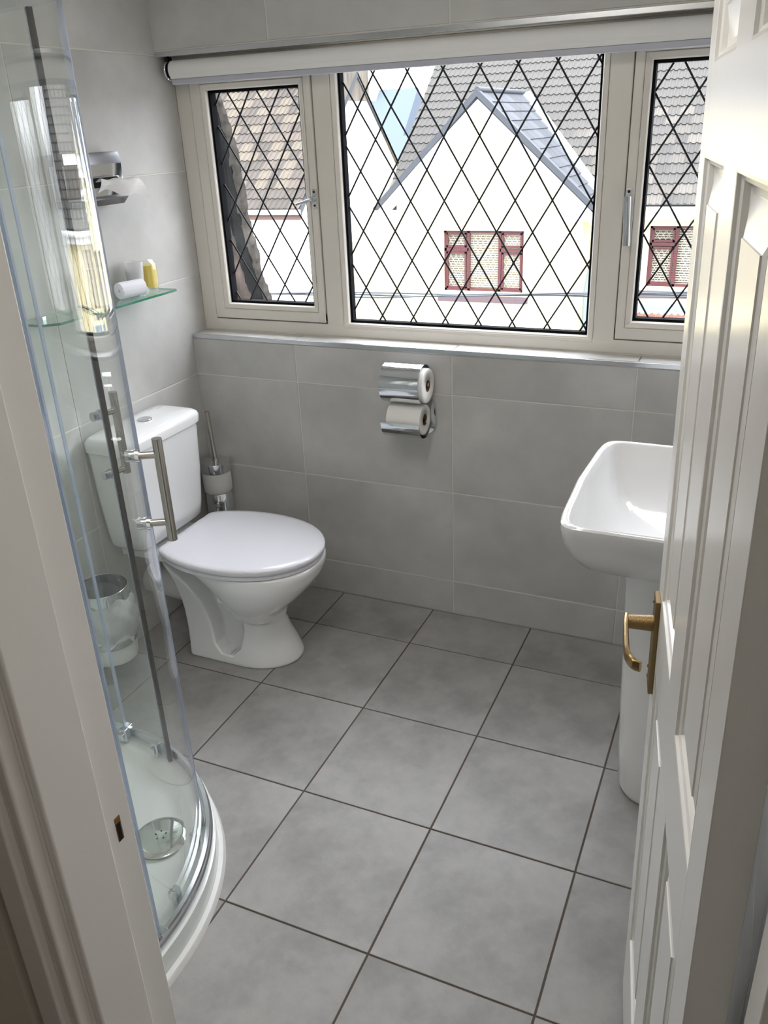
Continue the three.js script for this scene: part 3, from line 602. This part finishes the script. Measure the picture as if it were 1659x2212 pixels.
// ------------------------------------------------------------------ waste bin by the left wall
{
  const t = thing('waste_bin', 'white wall bin with chrome rim and bunched plastic liner', 'bin');
  t.position.set(0.098, 0, 0.735);
  part('bin_body', lathe([[0.0001, 0.095], [0.062, 0.095], [0.07, 0.1], [0.073, 0.115], [0.076, 0.315]], 48), M.plasticWhite, t);
  part('chrome_rim', lathe([[0.0775, 0.305], [0.0785, 0.307], [0.0785, 0.342], [0.0775, 0.344], [0.074, 0.343], [0.072, 0.20]], 48), M.chrome, t);
  part('chrome_band', lathe([[0.0745, 0.155], [0.076, 0.156], [0.0765, 0.178], [0.075, 0.179]], 48), M.chrome, t);
  const rings = [], k = 72;
  for (let i = 0; i <= 14; i++) {
    const y = lerp(0.312, 0.185, i / 14), r = []; for (let j = 0; j < k; j++) { const a = j / k * Math.PI * 2, f = smooth(-0.6, 0.9, Math.cos(a - 0.9)); const b = 0.0795 + (0.004 + 0.02 * f) * Math.sin(Math.PI * Math.min(1, i / 14 * 1.05)) + 0.0035 * Math.sin(a * 9 + i * 0.9) * Math.sin(Math.PI * i / 14) + 0.0025 * Math.sin(a * 17 - i * 1.3); r.push(V(b * Math.cos(a), y + 0.012 * f * Math.sin(a * 5), b * Math.sin(a))); } rings.push(r);
  }
  part('liner', loft(rings, { cap0: false, cap1: false, crease: 1.2 }), M.film, t);
  part('wall_bracket', box(-0.096, -0.07, 0.24, 0.28, -0.02, 0.02, 0.003), M.chrome, t);
}
// ------------------------------------------------------------------ glass shelf and what stands on it
{
  const t = thing('glass_shelf', 'green-edged glass shelf on the pale tiled wall', 'shelf');
  const z0 = 0.2, z1 = 0.74, y0 = 1.1165, y1 = 1.1225, c = 0.035, d = 0.118;
  const o = [[0.004, z0], [d - 0.006, z0], [d, z0 + 0.006], [d, z1 - c], [d - c, z1], [0.004, z1]];
  const at = (s, y) => o.map(([x, z]) => V(x, y, z));
  part('pane', loft([at(1, y0), at(1, y1)], { cap0: true, cap1: true, crease: 0.2 }), M.shelfGlass, t);
  const e = []; for (let i = 0; i < o.length - 1; i++) { const [ax, az] = o[i], [bx, bz] = o[i + 1], l = Math.hypot(bx - ax, bz - az); const g = new THREE.BoxGeometry(l, y1 - y0 + 0.0002, 0.0016); g.rotateY(-Math.atan2(bz - az, bx - ax)); e.push(g.translate((ax + bx) / 2, (y0 + y1) / 2, (az + bz) / 2)); }
  part('glass_edge', e, M.greenEdge, t);
  for (const z of [z0 + 0.07, z1 - 0.07]) part('shelf_bracket', [box(0, 0.028, y0 - 0.008, y1 + 0.006, z - 0.008, z + 0.008, 0.003)], M.chrome, t);
  const Y = y1 + 0.0003;
  const cup = thing('tumbler', 'clear plastic cup wrapped in white tissue on the shelf', 'cup'); cup.position.set(0.042, Y, 0.297);
  part('cup_wall', lathe([[0.0001, 0.001], [0.022, 0], [0.0235, 0.004], [0.029, 0.094], [0.028, 0.094], [0.0225, 0.005], [0.0001, 0.003]], 36), M.film, cup);
  part('wrapping', lathe([[0.0001, 0.006], [0.0215, 0.006], [0.0255, 0.07], [0.022, 0.074], [0.0001, 0.07]], 36), M.frosted, cup);
  const bt = thing('gel_bottle', 'yellow shower gel tube in clear plastic at the shelf end', 'bottle'); bt.position.set(0.056, Y, 0.245);
  part('gel', loft([ring(0, 0.012, 0, 0.019, 0.0205, 2.4, 32), ring(0, 0.05, 0, 0.0195, 0.022, 2.4, 32), ring(0, 0.078, 0, 0.0185, 0.0225, 2.4, 32)]), M.yellow, bt);
  part('shell', loft([ring(0, 0, 0, 0.019, 0.0205, 2.4, 32), ring(0, 0.009, 0, 0.0205, 0.0225, 2.4, 32), ring(0, 0.06, 0, 0.0215, 0.024, 2.4, 32), ring(0, 0.08, 0, 0.0195, 0.0245, 2.4, 32), ring(0, 0.094, 0, 0.006, 0.026, 2.4, 32)], { crease: 0.8 }), M.clear, bt);
  const spiral = (r0, r1, turns, len) => { const rings = [], n = 90, w = 0.0022; for (let i = 0; i <= n; i++) { const a = i / n * turns * 6.2832, r = lerp(r0, r1, i / n); rings.push([V(-len / 2, (r + w) * Math.sin(a), (r + w) * Math.cos(a)), V(len / 2, (r + w) * Math.sin(a), (r + w) * Math.cos(a)), V(len / 2, (r - w) * Math.sin(a), (r - w) * Math.cos(a)), V(-len / 2, (r - w) * Math.sin(a), (r - w) * Math.cos(a))]); } return loft(rings, { crease: 0.7 }); };
  const cloth = std(0xf2f1f6, 0.95, { bumpMap: grainMap, bumpScale: 0.002 });
  const r1 = thing('rolled_flannel', 'rolled white flannel lying beside the yellow tube', 'flannel'); r1.position.set(0.068, Y + 0.0262, 0.355); r1.rotation.y = 1.35;
  part('roll', spiral(0.004, 0.024, 4, 0.085), cloth, r1);
  const r2 = thing('rolled_flannel', 'rolled white flannel standing upright on the shelf', 'flannel'); r2.position.set(0.05, Y + 0.05, 0.47); r2.rotation.z = Math.PI / 2;
  part('roll', spiral(0.004, 0.026, 4, 0.1), cloth, r2);
}
// ------------------------------------------------------------------ tissue dispenser on the left wall
{
  const t = thing('tissue_dispenser', 'chrome tissue box on the wall above the glass shelf', 'tissue box');
  const z0 = 0.293, z1 = 0.52, y0 = 1.386, y1 = 1.523, D = 0.078, c = 0.024;
  // plan with cut corners
  const plan = (d, m, y) => [[0.001, z0 + m], [d - c, z0 + m], [d, z0 + c + m], [d, z1 - c - m], [d - c, z1 - m], [0.001, z1 - m]].map(([x, z]) => V(x, y, z));
  const body = loft([plan(D - 0.012, 0.004, y0 + 0.016), plan(D - 0.004, 0.002, (y0 + y1) / 2), plan(D - 0.003, 0.002, y1 - 0.03)], { crease: 0.25, cap0: true, cap1: true });
  part('front_shell', body, M.chrome, t);
  part('top_plate', loft([plan(D, 0, y1 - 0.03), plan(D, 0, y1 - 0.027), plan(D - 0.006, 0.006, y1)], { crease: 0.25 }), std(0x8c8c90, 0.16, { metalness: 1 }), t);
  part('bottom_lip', loft([plan(D - 0.008, 0.008, y0), plan(D + 0.004, 0, y0 + 0.016), plan(D + 0.004, 0, y0 + 0.019)], { crease: 0.25 }), std(0x8c8c90, 0.16, { metalness: 1 }), t);
  const slot = []; for (let i = 0; i <= 1; i++) { const r = []; for (let k = 0; k < 40; k++) { const a = k / 40 * 6.2832, cz = 0.406, hl = 0.052, hr = 0.0125; const ca = Math.cos(a), sa = Math.sin(a); r.push(V(D - 0.006 + i * 0.0075, 1.446 + hr * sa, cz + Math.sign(ca) * hl + hr * ca)); } slot.push(r); }
  part('slot', loft(slot, { crease: 0.4 }), M.dark, t);
  const s = []; { const rim = (k, h) => { const r = []; for (let i = 0; i <= 40; i++) { const a = i / 40 * 6.2832, ca = Math.cos(a); r.push(V(D + 0.002, 1.446 + 0.0135 * Math.sin(a), 0.406 + (Math.cos(a) >= 0 ? 1 : -1) * 0.052 + 0.0135 * ca)); } return r; }; part('slot_rim', tube(rim(), 0.0016, 90, 6), M.chrome, t); }
  const ti = thing('tissue', 'white tissue hanging out of the chrome dispenser', 'tissue');
  const rings = []; const n = 22, m = 26;
  for (let i = 0; i <= n; i++) { const a = i / n, r = []; for (let j = 0; j <= m; j++) { const b = j / m; const z = lerp(0.44, 0.33, b) + a * lerp(0.03, -0.085, b); const x = 0.079 + 0.035 * Math.sin(a * 2.2) + 0.006 * Math.sin(b * 9 + a * 3) * a; const y = 1.448 + 0.012 * Math.sin(a * 3.1) - 0.055 * a * a * lerp(0.35, 0.95, b) + 0.006 * Math.sin(b * 13 + a * 5) * a; r.push(V(x, y, z)); } rings.push(r); }
  part('sheet', loft(rings, { cap0: false, cap1: false, closed: false, crease: 1.5 }), phy(0xf4f2ef, 0.7, { transmission: 0.35, thickness: 0, side: THREE.DoubleSide }), ti);
}
// ------------------------------------------------------------------ outside: houses across the street
const OUT = {
  white: std(0xf3f3f1, 0.9), cream: std(0xf4e6b8, 0.9), board: std(0xf2f2f0, 0.6), red: std(0x47191f, 0.5), sillStone: std(0x55474a, 0.9),
  verge: std(0x3a3d42, 0.9), lead: std(0x74858f, 0.7), slateBlue: std(0x3f4a56, 0.8), road: std(0x6f6d6a, 0.95), gutterBrown: std(0x5f473f, 0.7),
  room: std(0xb7aa98, 0.9), slat: std(0xa09a8c, 0.8), housePane: phy(0xffffff, 0.02, { transmission: 1, thickness: 0, side: THREE.DoubleSide }),
  chimney: std(0x716c66, 0.95, { map: texture(256, (u, v) => grey(205, 1, [1, 0.98, 0.93])((fbm(u * 1, v * 0.3, 12, 4, 91) - 0.5) * 130), true) }),
  cable: std(0x3b4044, 0.7), terracotta: std(0x6e4638, 0.9),
};
const tileTones = [0x403e3b, 0x47443f, 0x3a3836, 0x4f4b46].map((c) => std(c, 0.95));
const brownTones = [0x3d3732, 0x463f38, 0x37322d, 0x4e473d].map((c) => std(c, 0.95));
const slateTones = [0x303238, 0x37393e, 0x2a2d32].map((c) => std(c, 0.9));
// roll tile: two rolls across, front edge with thickness, lying at z = 0, up the slope along y
function rollTile(w, l) {
  const n = 12, pos = [], h = (u) => 0.034 * Math.max(0, Math.sin(u * Math.PI * 4 - 1.2)) ** 0.8, X = (i) => -w / 2 + w * i / n;
  for (let i = 0; i < n; i++) {
    const a = h(i / n), b = h((i + 1) / n), x0 = X(i), x1 = X(i + 1), z = 0.03;
    pos.push(x0, 0, a + z, x1, 0, b + z, x1, l, b, x0, 0, a + z, x1, l, b, x0, l, a);
    pos.push(x0, 0, 0, x1, 0, 0, x1, 0, b + z, x0, 0, 0, x1, 0, b + z, x0, 0, a + z);
  }
  const g = new THREE.BufferGeometry(); g.setAttribute('position', new THREE.Float32BufferAttribute(pos, 3)); g.computeVertexNormals();
  g.setAttribute('uv', new THREE.BufferAttribute(new Float32Array(pos.length / 3 * 2), 2)); return g;
}
const TILE = rollTile(0.3, 0.37);
// tiles on a slope that faces the street: eave line at y0, z0
function tileSlope(roof, x0, x1, y0, z0, y1, pitch, tones, eye, hidden = () => false) {
  const s = Math.sin(pitch), c = Math.cos(pitch), q = new THREE.Quaternion().setFromRotationMatrix(new THREE.Matrix4().makeBasis(V(1, 0, 0), V(0, s, -c), V(0, c, s)));
  const spots = [];
  for (let j = 0; ; j++) {
    const d = j * 0.315, y = y0 + d * s; if (y > y1) break;
    for (let x = x0 + 0.15; x < x1; x += 0.3) { const p = V(x, y, z0 - d * c); if (!hidden(p)) spots.push([p, j]); }
  }
  const seen = (p) => (p.x - eye.x) ** 2 + (p.z - eye.z) ** 2;
  spots.sort((a, b) => seen(a[0]) - seen(b[0]));
  const rest = [];
  spots.forEach(([p, j], i) => {
    const tone = tones[Math.floor(hash(Math.round(p.x * 10), j, 7) * tones.length)];
    if (i < 300) { const m = part('roof_tile', TILE, tone, roof); m.position.copy(p); m.quaternion.copy(q); }
    else rest.push(TILE.clone().applyQuaternion(q).translate(p.x, p.y, p.z));
  });
  if (rest.length) { const m = part('roof_tiles', rest, tones[0], roof); m.userData.kind = 'stuff'; }
}
// window of three lights with small upper lights at the sides
function houseWindow(parent, x0, x1, y0, y1, z, m1, m2, ty) {
  const g = new THREE.Group(); g.name = 'window'; parent.add(g);
  const f = 0.06, d = [z - 0.03, z + 0.02];
  const bars = [box(x0, x1, y1 - f, y1, ...d), box(x0, x1, y0, y0 + f, ...d), box(x0, x0 + f, y0, y1, ...d), box(x1 - f, x1, y0, y1, ...d), box(m1 - 0.035, m1 + 0.035, y0, y1, ...d), box(m2 - 0.035, m2 + 0.035, y0, y1, ...d), box(x0, m1, ty - 0.035, ty + 0.035, ...d), box(m2, x1, ty - 0.035, ty + 0.035, ...d)];
  for (const [a, b] of [[x0, m1], [m2, x1]]) for (const [c, e] of [[y0, ty], [ty, y1]]) { const k = 0.055, w = 0.045; const X0 = a + k, X1 = b - k, Y0 = c + k, Y1 = e - k, zz = [z - 0.02, z + 0.03]; bars.push(box(X0, X0 + w, Y0, Y1, ...zz), box(X1 - w, X1, Y0, Y1, ...zz), box(X0, X1, Y0, Y0 + w, ...zz), box(X0, X1, Y1 - w, Y1, ...zz)); }
  part('frame', bars, OUT.red, g);
  for (const [a, b, c, e] of [[x0, m1, y0, ty], [x0, m1, ty, y1], [m1, m2, y0, y1], [m2, x1, y0, ty], [m2, x1, ty, y1]]) {
    part('pane', new THREE.PlaneGeometry(b - a - 0.08, e - c - 0.08).translate((a + b) / 2, (c + e) / 2, z - 0.015), OUT.housePane, g);
    const l = [], dx = 0.065, dy = 0.105, X0 = a + 0.1, X1 = b - 0.1, Y0 = c + 0.1, Y1 = e - 0.1;
    if (b - a > 0.6) { l.length = 0; }
    for (const s of [1, -1]) for (let k = -30; k < 30; k++) { const bx = X0 + 2 * k * dx; let t0 = -1e9, t1 = 1e9; const clip = (p, q, lo, hi) => { const m = (lo - p) / q, n = (hi - p) / q; t0 = Math.max(t0, Math.min(m, n)); t1 = Math.min(t1, Math.max(m, n)); }; clip(bx, s * dx, X0, X1); clip(Y0, dy, Y0, Y1); if (t1 - t0 > 0.2) { const r = rod(V(bx + s * dx * t0, Y0 + dy * t0, z - 0.008), V(bx + s * dx * t1, Y0 + dy * t1, z - 0.008), 0.006, 0.006, 4); l.push(r); } }
    if (l.length) part('lattice', l, OUT.slat, g);
  }
  const sl = []; for (let y = y1 - 0.07; y > y0 + 0.05; y -= 0.055) sl.push(box(x0 + 0.06, x1 - 0.06, y - 0.017, y + 0.017, z - 0.09, z - 0.085));
  const bl = part('venetian_blind', sl, OUT.slat, g); bl.userData.kind = 'stuff';
  { const a = x0 - 0.6, b = x1 + 0.6, c = y0 - 0.9, e = y1 + 0.3, n = z - 0.22, f = z - 3; part('room_shell', [box(a, b, c, e, f - 0.1, f), box(a - 0.1, a, c, e, f, n), box(b, b + 0.1, c, e, f, n), box(a, b, c - 0.1, c, f, n), box(a, b, e, e + 0.1, f, n)], OUT.room, g); }
  part('sill', box(x0 - 0.16, x1 + 0.14, y0 - 0.26, y0 - 0.09, z + 0.0, z + 0.12, 0.01), OUT.sillStone, g);
}
const GROUND = -5.2;
{
  const t = structure('wall_outside', 'outside wall of the house around the window', 'wall');
  part('outer_wall', [box(-9, -0.23, GROUND, 4.2, -0.25, -0.05), box(2.11, 8, GROUND, 4.2, -0.25, -0.05), box(-0.23, 2.11, CEIL + 0.13, 4.2, -0.25, -0.05), box(-0.23, 2.11, GROUND, -0.13, -0.25, -0.05)], OUT.white, t);
}
{
  const t = thing('street', 'grey street surface below the window', 'street'); t.userData.kind = 'structure';
  part('road', box(-40, 30, GROUND - 0.2, GROUND, -60, -0.6), OUT.road, t);
}
{
  const t = thing('house', 'cream house opposite with a gable and dark red windows', 'house');
  const zG = -17.68, zM = -18.88, apex = [-4.65, 2.137], tl = [-7.213, -0.26], tr = [-1.94, -0.278];
  const wallWith = (x0, x1, y1, z, hole, depth) => { const s = new THREE.Shape(); s.moveTo(x0, GROUND); s.lineTo(x1, GROUND); s.lineTo(x1, y1); s.lineTo(x0, y1); return s; };
  const cut = (s, [a, b, c, d]) => { const h = new THREE.Path(); h.moveTo(a, c); h.lineTo(a, d); h.lineTo(b, d); h.lineTo(b, c); s.holes.push(h); return s; };
  const gs = new THREE.Shape(); gs.moveTo(-6.75, GROUND); gs.lineTo(-2.35, GROUND); gs.lineTo(-2.35, 0.0); gs.lineTo(apex[0], apex[1] - 0.12); gs.lineTo(-6.75, 0.0);
  cut(gs, [-5.545, -3.528, -2.21, -0.776]);
  part('gable_wall', new THREE.ExtrudeGeometry(gs, { depth: 0.3, bevelEnabled: false }).translate(0, 0, zG - 0.3), OUT.cream, t);
  for (const x of [-6.75, -2.6]) part('gable_flank', box(x, x + 0.25, GROUND, 0.05, zM, zG - 0.3), OUT.cream, t);
  houseWindow(t, -5.545, -3.528, -2.21, -0.776, zG - 0.1, -4.917, -4.134, -1.226);
  const ms = wallWith(-7.3, 6, -0.35, zM); cut(ms, [-0.83, 1.19, -2.17, -0.78]);
  part('main_wall', new THREE.ExtrudeGeometry(ms, { depth: 0.3, bevelEnabled: false }).translate(0, 0, zM - 0.3), OUT.cream, t);
  part('side_wall', box(-7.3, -7.0, GROUND, 0.3, zM - 7, zM - 0.3), OUT.cream, t);
  houseWindow(t, -0.83, 1.19, -2.17, -0.78, zM - 0.1, -0.21, 0.57, -1.2);
  // bargeboards and verge of the gable
  const band = (a, b, w, z0, z1, mat, name) => { const d = V(b[0] - a[0], b[1] - a[1], 0).normalize(), dn = V(0, -1, 0); const q = [V(a[0], a[1], 0), V(b[0], b[1], 0), V(b[0], b[1] - w, 0), V(a[0], a[1] - w, 0)]; part(name, loft([q.map((p) => V(p.x, p.y, z0)), q.map((p) => V(p.x, p.y, z1))], { crease: 0.2 }), mat, t); };
  band(tl, apex, 0.36, zG + 0.02, zG + 0.1, OUT.board, 'bargeboard'); band(apex, tr, 0.36, zG + 0.02, zG + 0.1, OUT.board, 'bargeboard');
  const up = ([x, y], h) => [x, y + h];
  band(up(tl, 0.13), up(apex, 0.13), 0.16, zG + 0.02, zG + 0.2, OUT.verge, 'verge'); band(up(apex, 0.13), up(tr, 0.13), 0.16, zG + 0.02, zG + 0.2, OUT.verge, 'verge');
  for (const x of [-7.3, -2.45]) part('kneeler', box(x, x + 0.6, -0.55, -0.3, zG, zG + 0.12), OUT.board, t);
  // main roof
  const pitch = 40 * Math.PI / 180, roof = new THREE.Group(); roof.name = 'roof'; t.add(roof);
  const e0 = -0.296, ez = -18.58, ry = 3.15, rz = ez - (ry - e0) / Math.tan(pitch);
  const slab = (x0, x1) => { const q = [V(0, e0, ez), V(0, ry, rz), V(0, ry - 0.15, rz), V(0, e0 - 0.15, ez)]; return loft([q.map((p) => V(x0, p.y - 0.02, p.z)), q.map((p) => V(x1, p.y - 0.02, p.z))], { crease: 0.2 }); };
  part('roof_deck', [slab(-7.5, 6), ], OUT.verge, roof);
  const behind = (p) => { const h = apex[1] - Math.abs(p.x - apex[0]) * 0.891; return p.y < h - 0.05; };
  tileSlope(roof, -7.5, 6, e0, ez + 0.06, ry, pitch, tileTones, camera.position, behind);
  part('ridge_tiles', rod(V(-7.5, ry + 0.03, rz), V(6, ry + 0.03, rz), 0.13, 0.13, 12), OUT.verge, roof);
  part('gutter', [rod(V(-2.3, -0.40, ez + 0.1), V(6, -0.40, ez + 0.1), 0.075, 0.075, 12), box(-2.3, 6, -0.62, -0.40, ez - 0.1, ez + 0.03)], OUT.board, t);
  // gable roof: right slope of slates, left slope, lead valley
  const gr = new THREE.Group(); gr.name = 'gable_roof'; t.add(gr);
  const valleyZ = (y) => ez - (y - e0) / Math.tan(pitch), slopeX = (y, s) => apex[0] + s * (apex[1] - y) / 0.891;
  for (const s of [1, -1]) {
    const y0 = s > 0 ? tr[1] : tl[1], q = [V(apex[0], apex[1] + 0.02, zG + 0.12), V(slopeX(y0, s), y0 + 0.02, zG + 0.12), V(slopeX(y0, s), y0 + 0.02, valleyZ(y0) - 0.05), V(apex[0], apex[1] + 0.02, valleyZ(apex[1]) - 0.05)];
    part('gable_deck', loft([q, q.map((p) => V(p.x, p.y - 0.1, p.z))], { crease: 0.2 }), OUT.verge, gr);
    if (s < 0) continue;
    const n = 12, gp = Math.atan(0.891), dir = V(-Math.cos(gp), Math.sin(gp), 0), nor = V(Math.sin(gp), Math.cos(gp), 0), len = (apex[1] - y0) / Math.sin(gp);
    for (let j = 0; j < n; j++) {
      const d = j / n * len, base = V(slopeX(y0, 1), y0, 0).addScaledVector(dir, d), zv = valleyZ(base.y + 0.1) + 0.12; let z = zG + 0.14;
      for (let k = 0; z > zv + 0.05; k++) {
        const w = Math.min(k ? 0.55 : 0.4 + 0.2 * (j % 2), z - zv), m = part('slate', new THREE.BoxGeometry(w - 0.012, len / n * 1.12, 0.022), slateTones[(j * 2 + k) % 3], gr);
        m.quaternion.setFromRotationMatrix(new THREE.Matrix4().makeBasis(V(0, 0, -1), dir, nor)); m.position.copy(base).addScaledVector(dir, len / n * 0.55).addScaledVector(nor, 0.06); m.position.z = z - w / 2; m.rotateX(-0.06); z -= w;
      }
    }
    const a = V(slopeX(y0, 1), y0 + 0.08, valleyZ(y0) + 0.05), b = V(apex[0], apex[1] + 0.08, valleyZ(apex[1]) + 0.05);
    part('valley_flashing', loft([a, b].map((p) => [V(p.x - 0.12, p.y + 0.05, p.z + 0.1), V(p.x + 0.02, p.y + 0.02, p.z + 0.02), V(p.x + 0.16, p.y + 0.06, p.z - 0.06), V(p.x + 0.02, p.y - 0.03, p.z - 0.02)]), { crease: 0.2 }), OUT.lead, gr);
  }
  part('ridge', rod(V(apex[0], apex[1] + 0.11, zG + 0.15), V(apex[0], apex[1] + 0.11, valleyZ(apex[1])), 0.06, 0.06, 10), OUT.verge, gr);
  // porch roof under the right window
  part('porch_roof', loft([[V(-1.4, -2.62, zM), V(-1.4, -3.5, zM + 1.1), V(-1.4, -3.62, zM + 1.1), V(-1.4, -2.74, zM)], [V(2.5, -2.62, zM), V(2.5, -3.5, zM + 1.1), V(2.5, -3.62, zM + 1.1), V(2.5, -2.74, zM)]], { crease: 0.2 }), OUT.terracotta, t);
  const porch = new THREE.Group(); porch.name = 'porch_tiles'; t.add(porch);
  tileSlope(porch, -1.4, 2.5, -3.5, zM + 1.1, -2.75, Math.atan(0.8), [OUT.terracotta, std(0x7a4f40, 0.9)], camera.position);
  part('porch_flashing', box(-1.4, 2.5, -2.78, -2.55, zM + 0.0, zM + 0.22), OUT.lead, t);
  part('downpipe', [rod(V(-2.2, -5, zM + 0.2), V(-2.2, -2.3, zM + 0.2), 0.06), rod(V(-2.2, -2.3, zM + 0.2), V(-1.95, -0.45, zM + 0.1), 0.06)], OUT.lead, t);
}
{
  const t = thing('house', 'white house with brown tiled roof left of the gabled house', 'house');
  const X = -8.53, pk = [2.9, -19.44], pitch = Math.atan((2.9 + 0.116) / (19.44 - 15.96));
  const s = new THREE.Shape(); s.moveTo(16.1, GROUND); s.lineTo(16.1, -0.1); s.lineTo(19.44, 2.82); s.lineTo(22.39, 0.16); s.lineTo(22.39, GROUND);
  const g = new THREE.ExtrudeGeometry(s, { depth: 0.3, bevelEnabled: false }); g.rotateY(Math.PI / 2); g.translate(X - 0.3, 0, 0);
  part('gable_wall', g, OUT.white, t);
  part('front_wall', box(-17, X - 0.3, GROUND, -0.15, -16.4, -16.1), OUT.white, t);
  const roof = new THREE.Group(); roof.name = 'roof'; t.add(roof);
  for (const [z0, y0] of [[-15.93, -0.14], [-22.6, 0.1]]) { const q = [V(0, y0, z0), V(0, 2.88, -19.44), V(0, 2.76, -19.44), V(0, y0 - 0.12, z0)]; part('roof_deck', loft([q.map((p) => V(-17, p.y, p.z)), q.map((p) => V(X + 0.06, p.y, p.z))], { crease: 0.2 }), OUT.verge, roof); }
  tileSlope(roof, -13.3, X + 0.05, -0.116, -15.9, 2.85, pitch, brownTones, camera.position);
  part('fascia', box(-17, X, -0.36, -0.17, -16.05, -15.97), OUT.gutterBrown, t);
  part('gutter', rod(V(-17, -0.18, -15.9), V(X + 0.05, -0.18, -15.9), 0.06, 0.06, 10), OUT.board, t);
  part('chimney', box(X - 0.5, X + 0.03, 2.22, 4.2, -20.15, -18.45, 0.01), OUT.chimney, t);
  part('verge_capping', loft([[19.44, 2.9], [22.5, 0.12]].map(([z, y]) => [V(X - 0.3, y + 0.03, -z), V(X + 0.06, y + 0.03, -z), V(X + 0.06, y - 0.09, -z), V(X - 0.3, y - 0.09, -z)]), { crease: 0.2 }), OUT.chimney, t);
}
{
  const t = thing('house', 'distant slate-roofed house between the two nearer roofs', 'house');
  const roofAt = (x0, x1, y0, y1, z, name) => part(name, loft([[V(x0, y0, z), V(x0, y1, z - (y1 - y0)), V(x0, y0, z - 2 * (y1 - y0))], [V(x1, y0, z), V(x1, y1, z - (y1 - y0)), V(x1, y0, z - 2 * (y1 - y0))]], { crease: 0.2 }), OUT.slateBlue, t);
  roofAt(-22, -15.2, 0.6, 3.3, -38, 'roof'); roofAt(-16.5, -10, -1.4, 1.2, -33, 'lower_roof');
  part('wall', [box(-22, -15.2, GROUND, 0.65, -43.2, -38.2), box(-16.5, -10, GROUND, -1.35, -38, -33.2)], OUT.white, t);
  part('chimney', box(-16.6, -15.9, 1.0, 2.0, -34.6, -34.0), OUT.cream, t);
  part('lower_chimney', box(-17.9, -17.3, 2.8, 3.9, -41, -40.2), OUT.cream, t);
}
{
  const t = thing('gable_parapet', 'rough mossy stone coping of the house next door, left of the window', 'stone wall');
  const ed = [[0.1, -1.46], [0.408, -1.538], [0.59, -1.588], [0.786, -1.624], [0.977, -1.659], [1.225, -1.684], [1.436, -1.7], [1.642, -1.742], [1.772, -1.785], [1.848, -1.86], [2.1, -1.98]];
  const edge = (y) => { for (let i = 1; i < ed.length; i++) if (y <= ed[i][0]) return lerp(ed[i - 1][1], ed[i][1], (y - ed[i - 1][0]) / (ed[i][0] - ed[i - 1][0])); return ed[ed.length - 1][1]; };
  const rough = (x, y, z, f) => (vnoise(x * f + 50, y * f + z * f * 0.7 + 50, 999, 3) - 0.5) + 0.5 * (vnoise(x * f * 2.1 + 90, y * f * 2.1 - z * f + 90, 999, 8) - 0.5);
  const field = (l, r, z0, z1, amp, f) => (x, y, z) => { const e = edge(y), w = amp * rough(x, y, z, f); return Math.max(smax(e - l - x, x - (e - r), 0.03), Math.abs(z - (z0 + z1) / 2) - (z1 - z0) / 2, 0.12 - y, y - 2.02) + w; };
  const mossMap = texture(256, (u, v) => grey(190, 1, [1, 0.98, 0.95])((fbm(u, v, 8, 5, 15) - 0.5) * 170), true), moss = (c) => phy(c, 0.95, { map: mossMap, specularIntensity: 0.15 });
  const mk = (n, l, r, z0, z1, amp, f, mat) => part(n, surfaceNets(field(l, r, z0, z1, amp, f), [-3.2, 0.05, z0 - 0.08], [-1.35, 2.1, z1 + 0.08], 0.022), mat, t);
  mk('coping_edge', 0.055, 0, -3.055, -2.985, 0.022, 26, moss(0x454341));
  mk('coping', 0.15, 0.04, -3.09, -2.985, 0.014, 16, moss(0x1e2022));
  mk('rendered_wall', 1.0, 0.12, -3.14, -3.03, 0.012, 20, moss(0x5a5250));
  part('lower_wall', box(-2.6, -1.47, GROUND, 0.16, -3.19, -2.98), moss(0x5a5250), t);
}
{
  const t = thing('overhead_cables', 'twisted dark cables strung across the street', 'cable');
  for (const k of [0, 1, 2]) { const p = []; for (let i = 0; i <= 60; i++) { const x = lerp(-9, 3, i / 60), u = x / 12; p.push(V(x, -0.365 + 0.033 * x + 0.02 * u - 0.012 * k + 0.02 * Math.sin(x * (1.3 + 0.3 * k) + k * 2), -8 + 0.02 * Math.cos(x * 1.5 + k * 2))); } part('cable', tube(p, 0.011, 120, 5), OUT.cable, t); }
}
renderer.render(scene, camera);
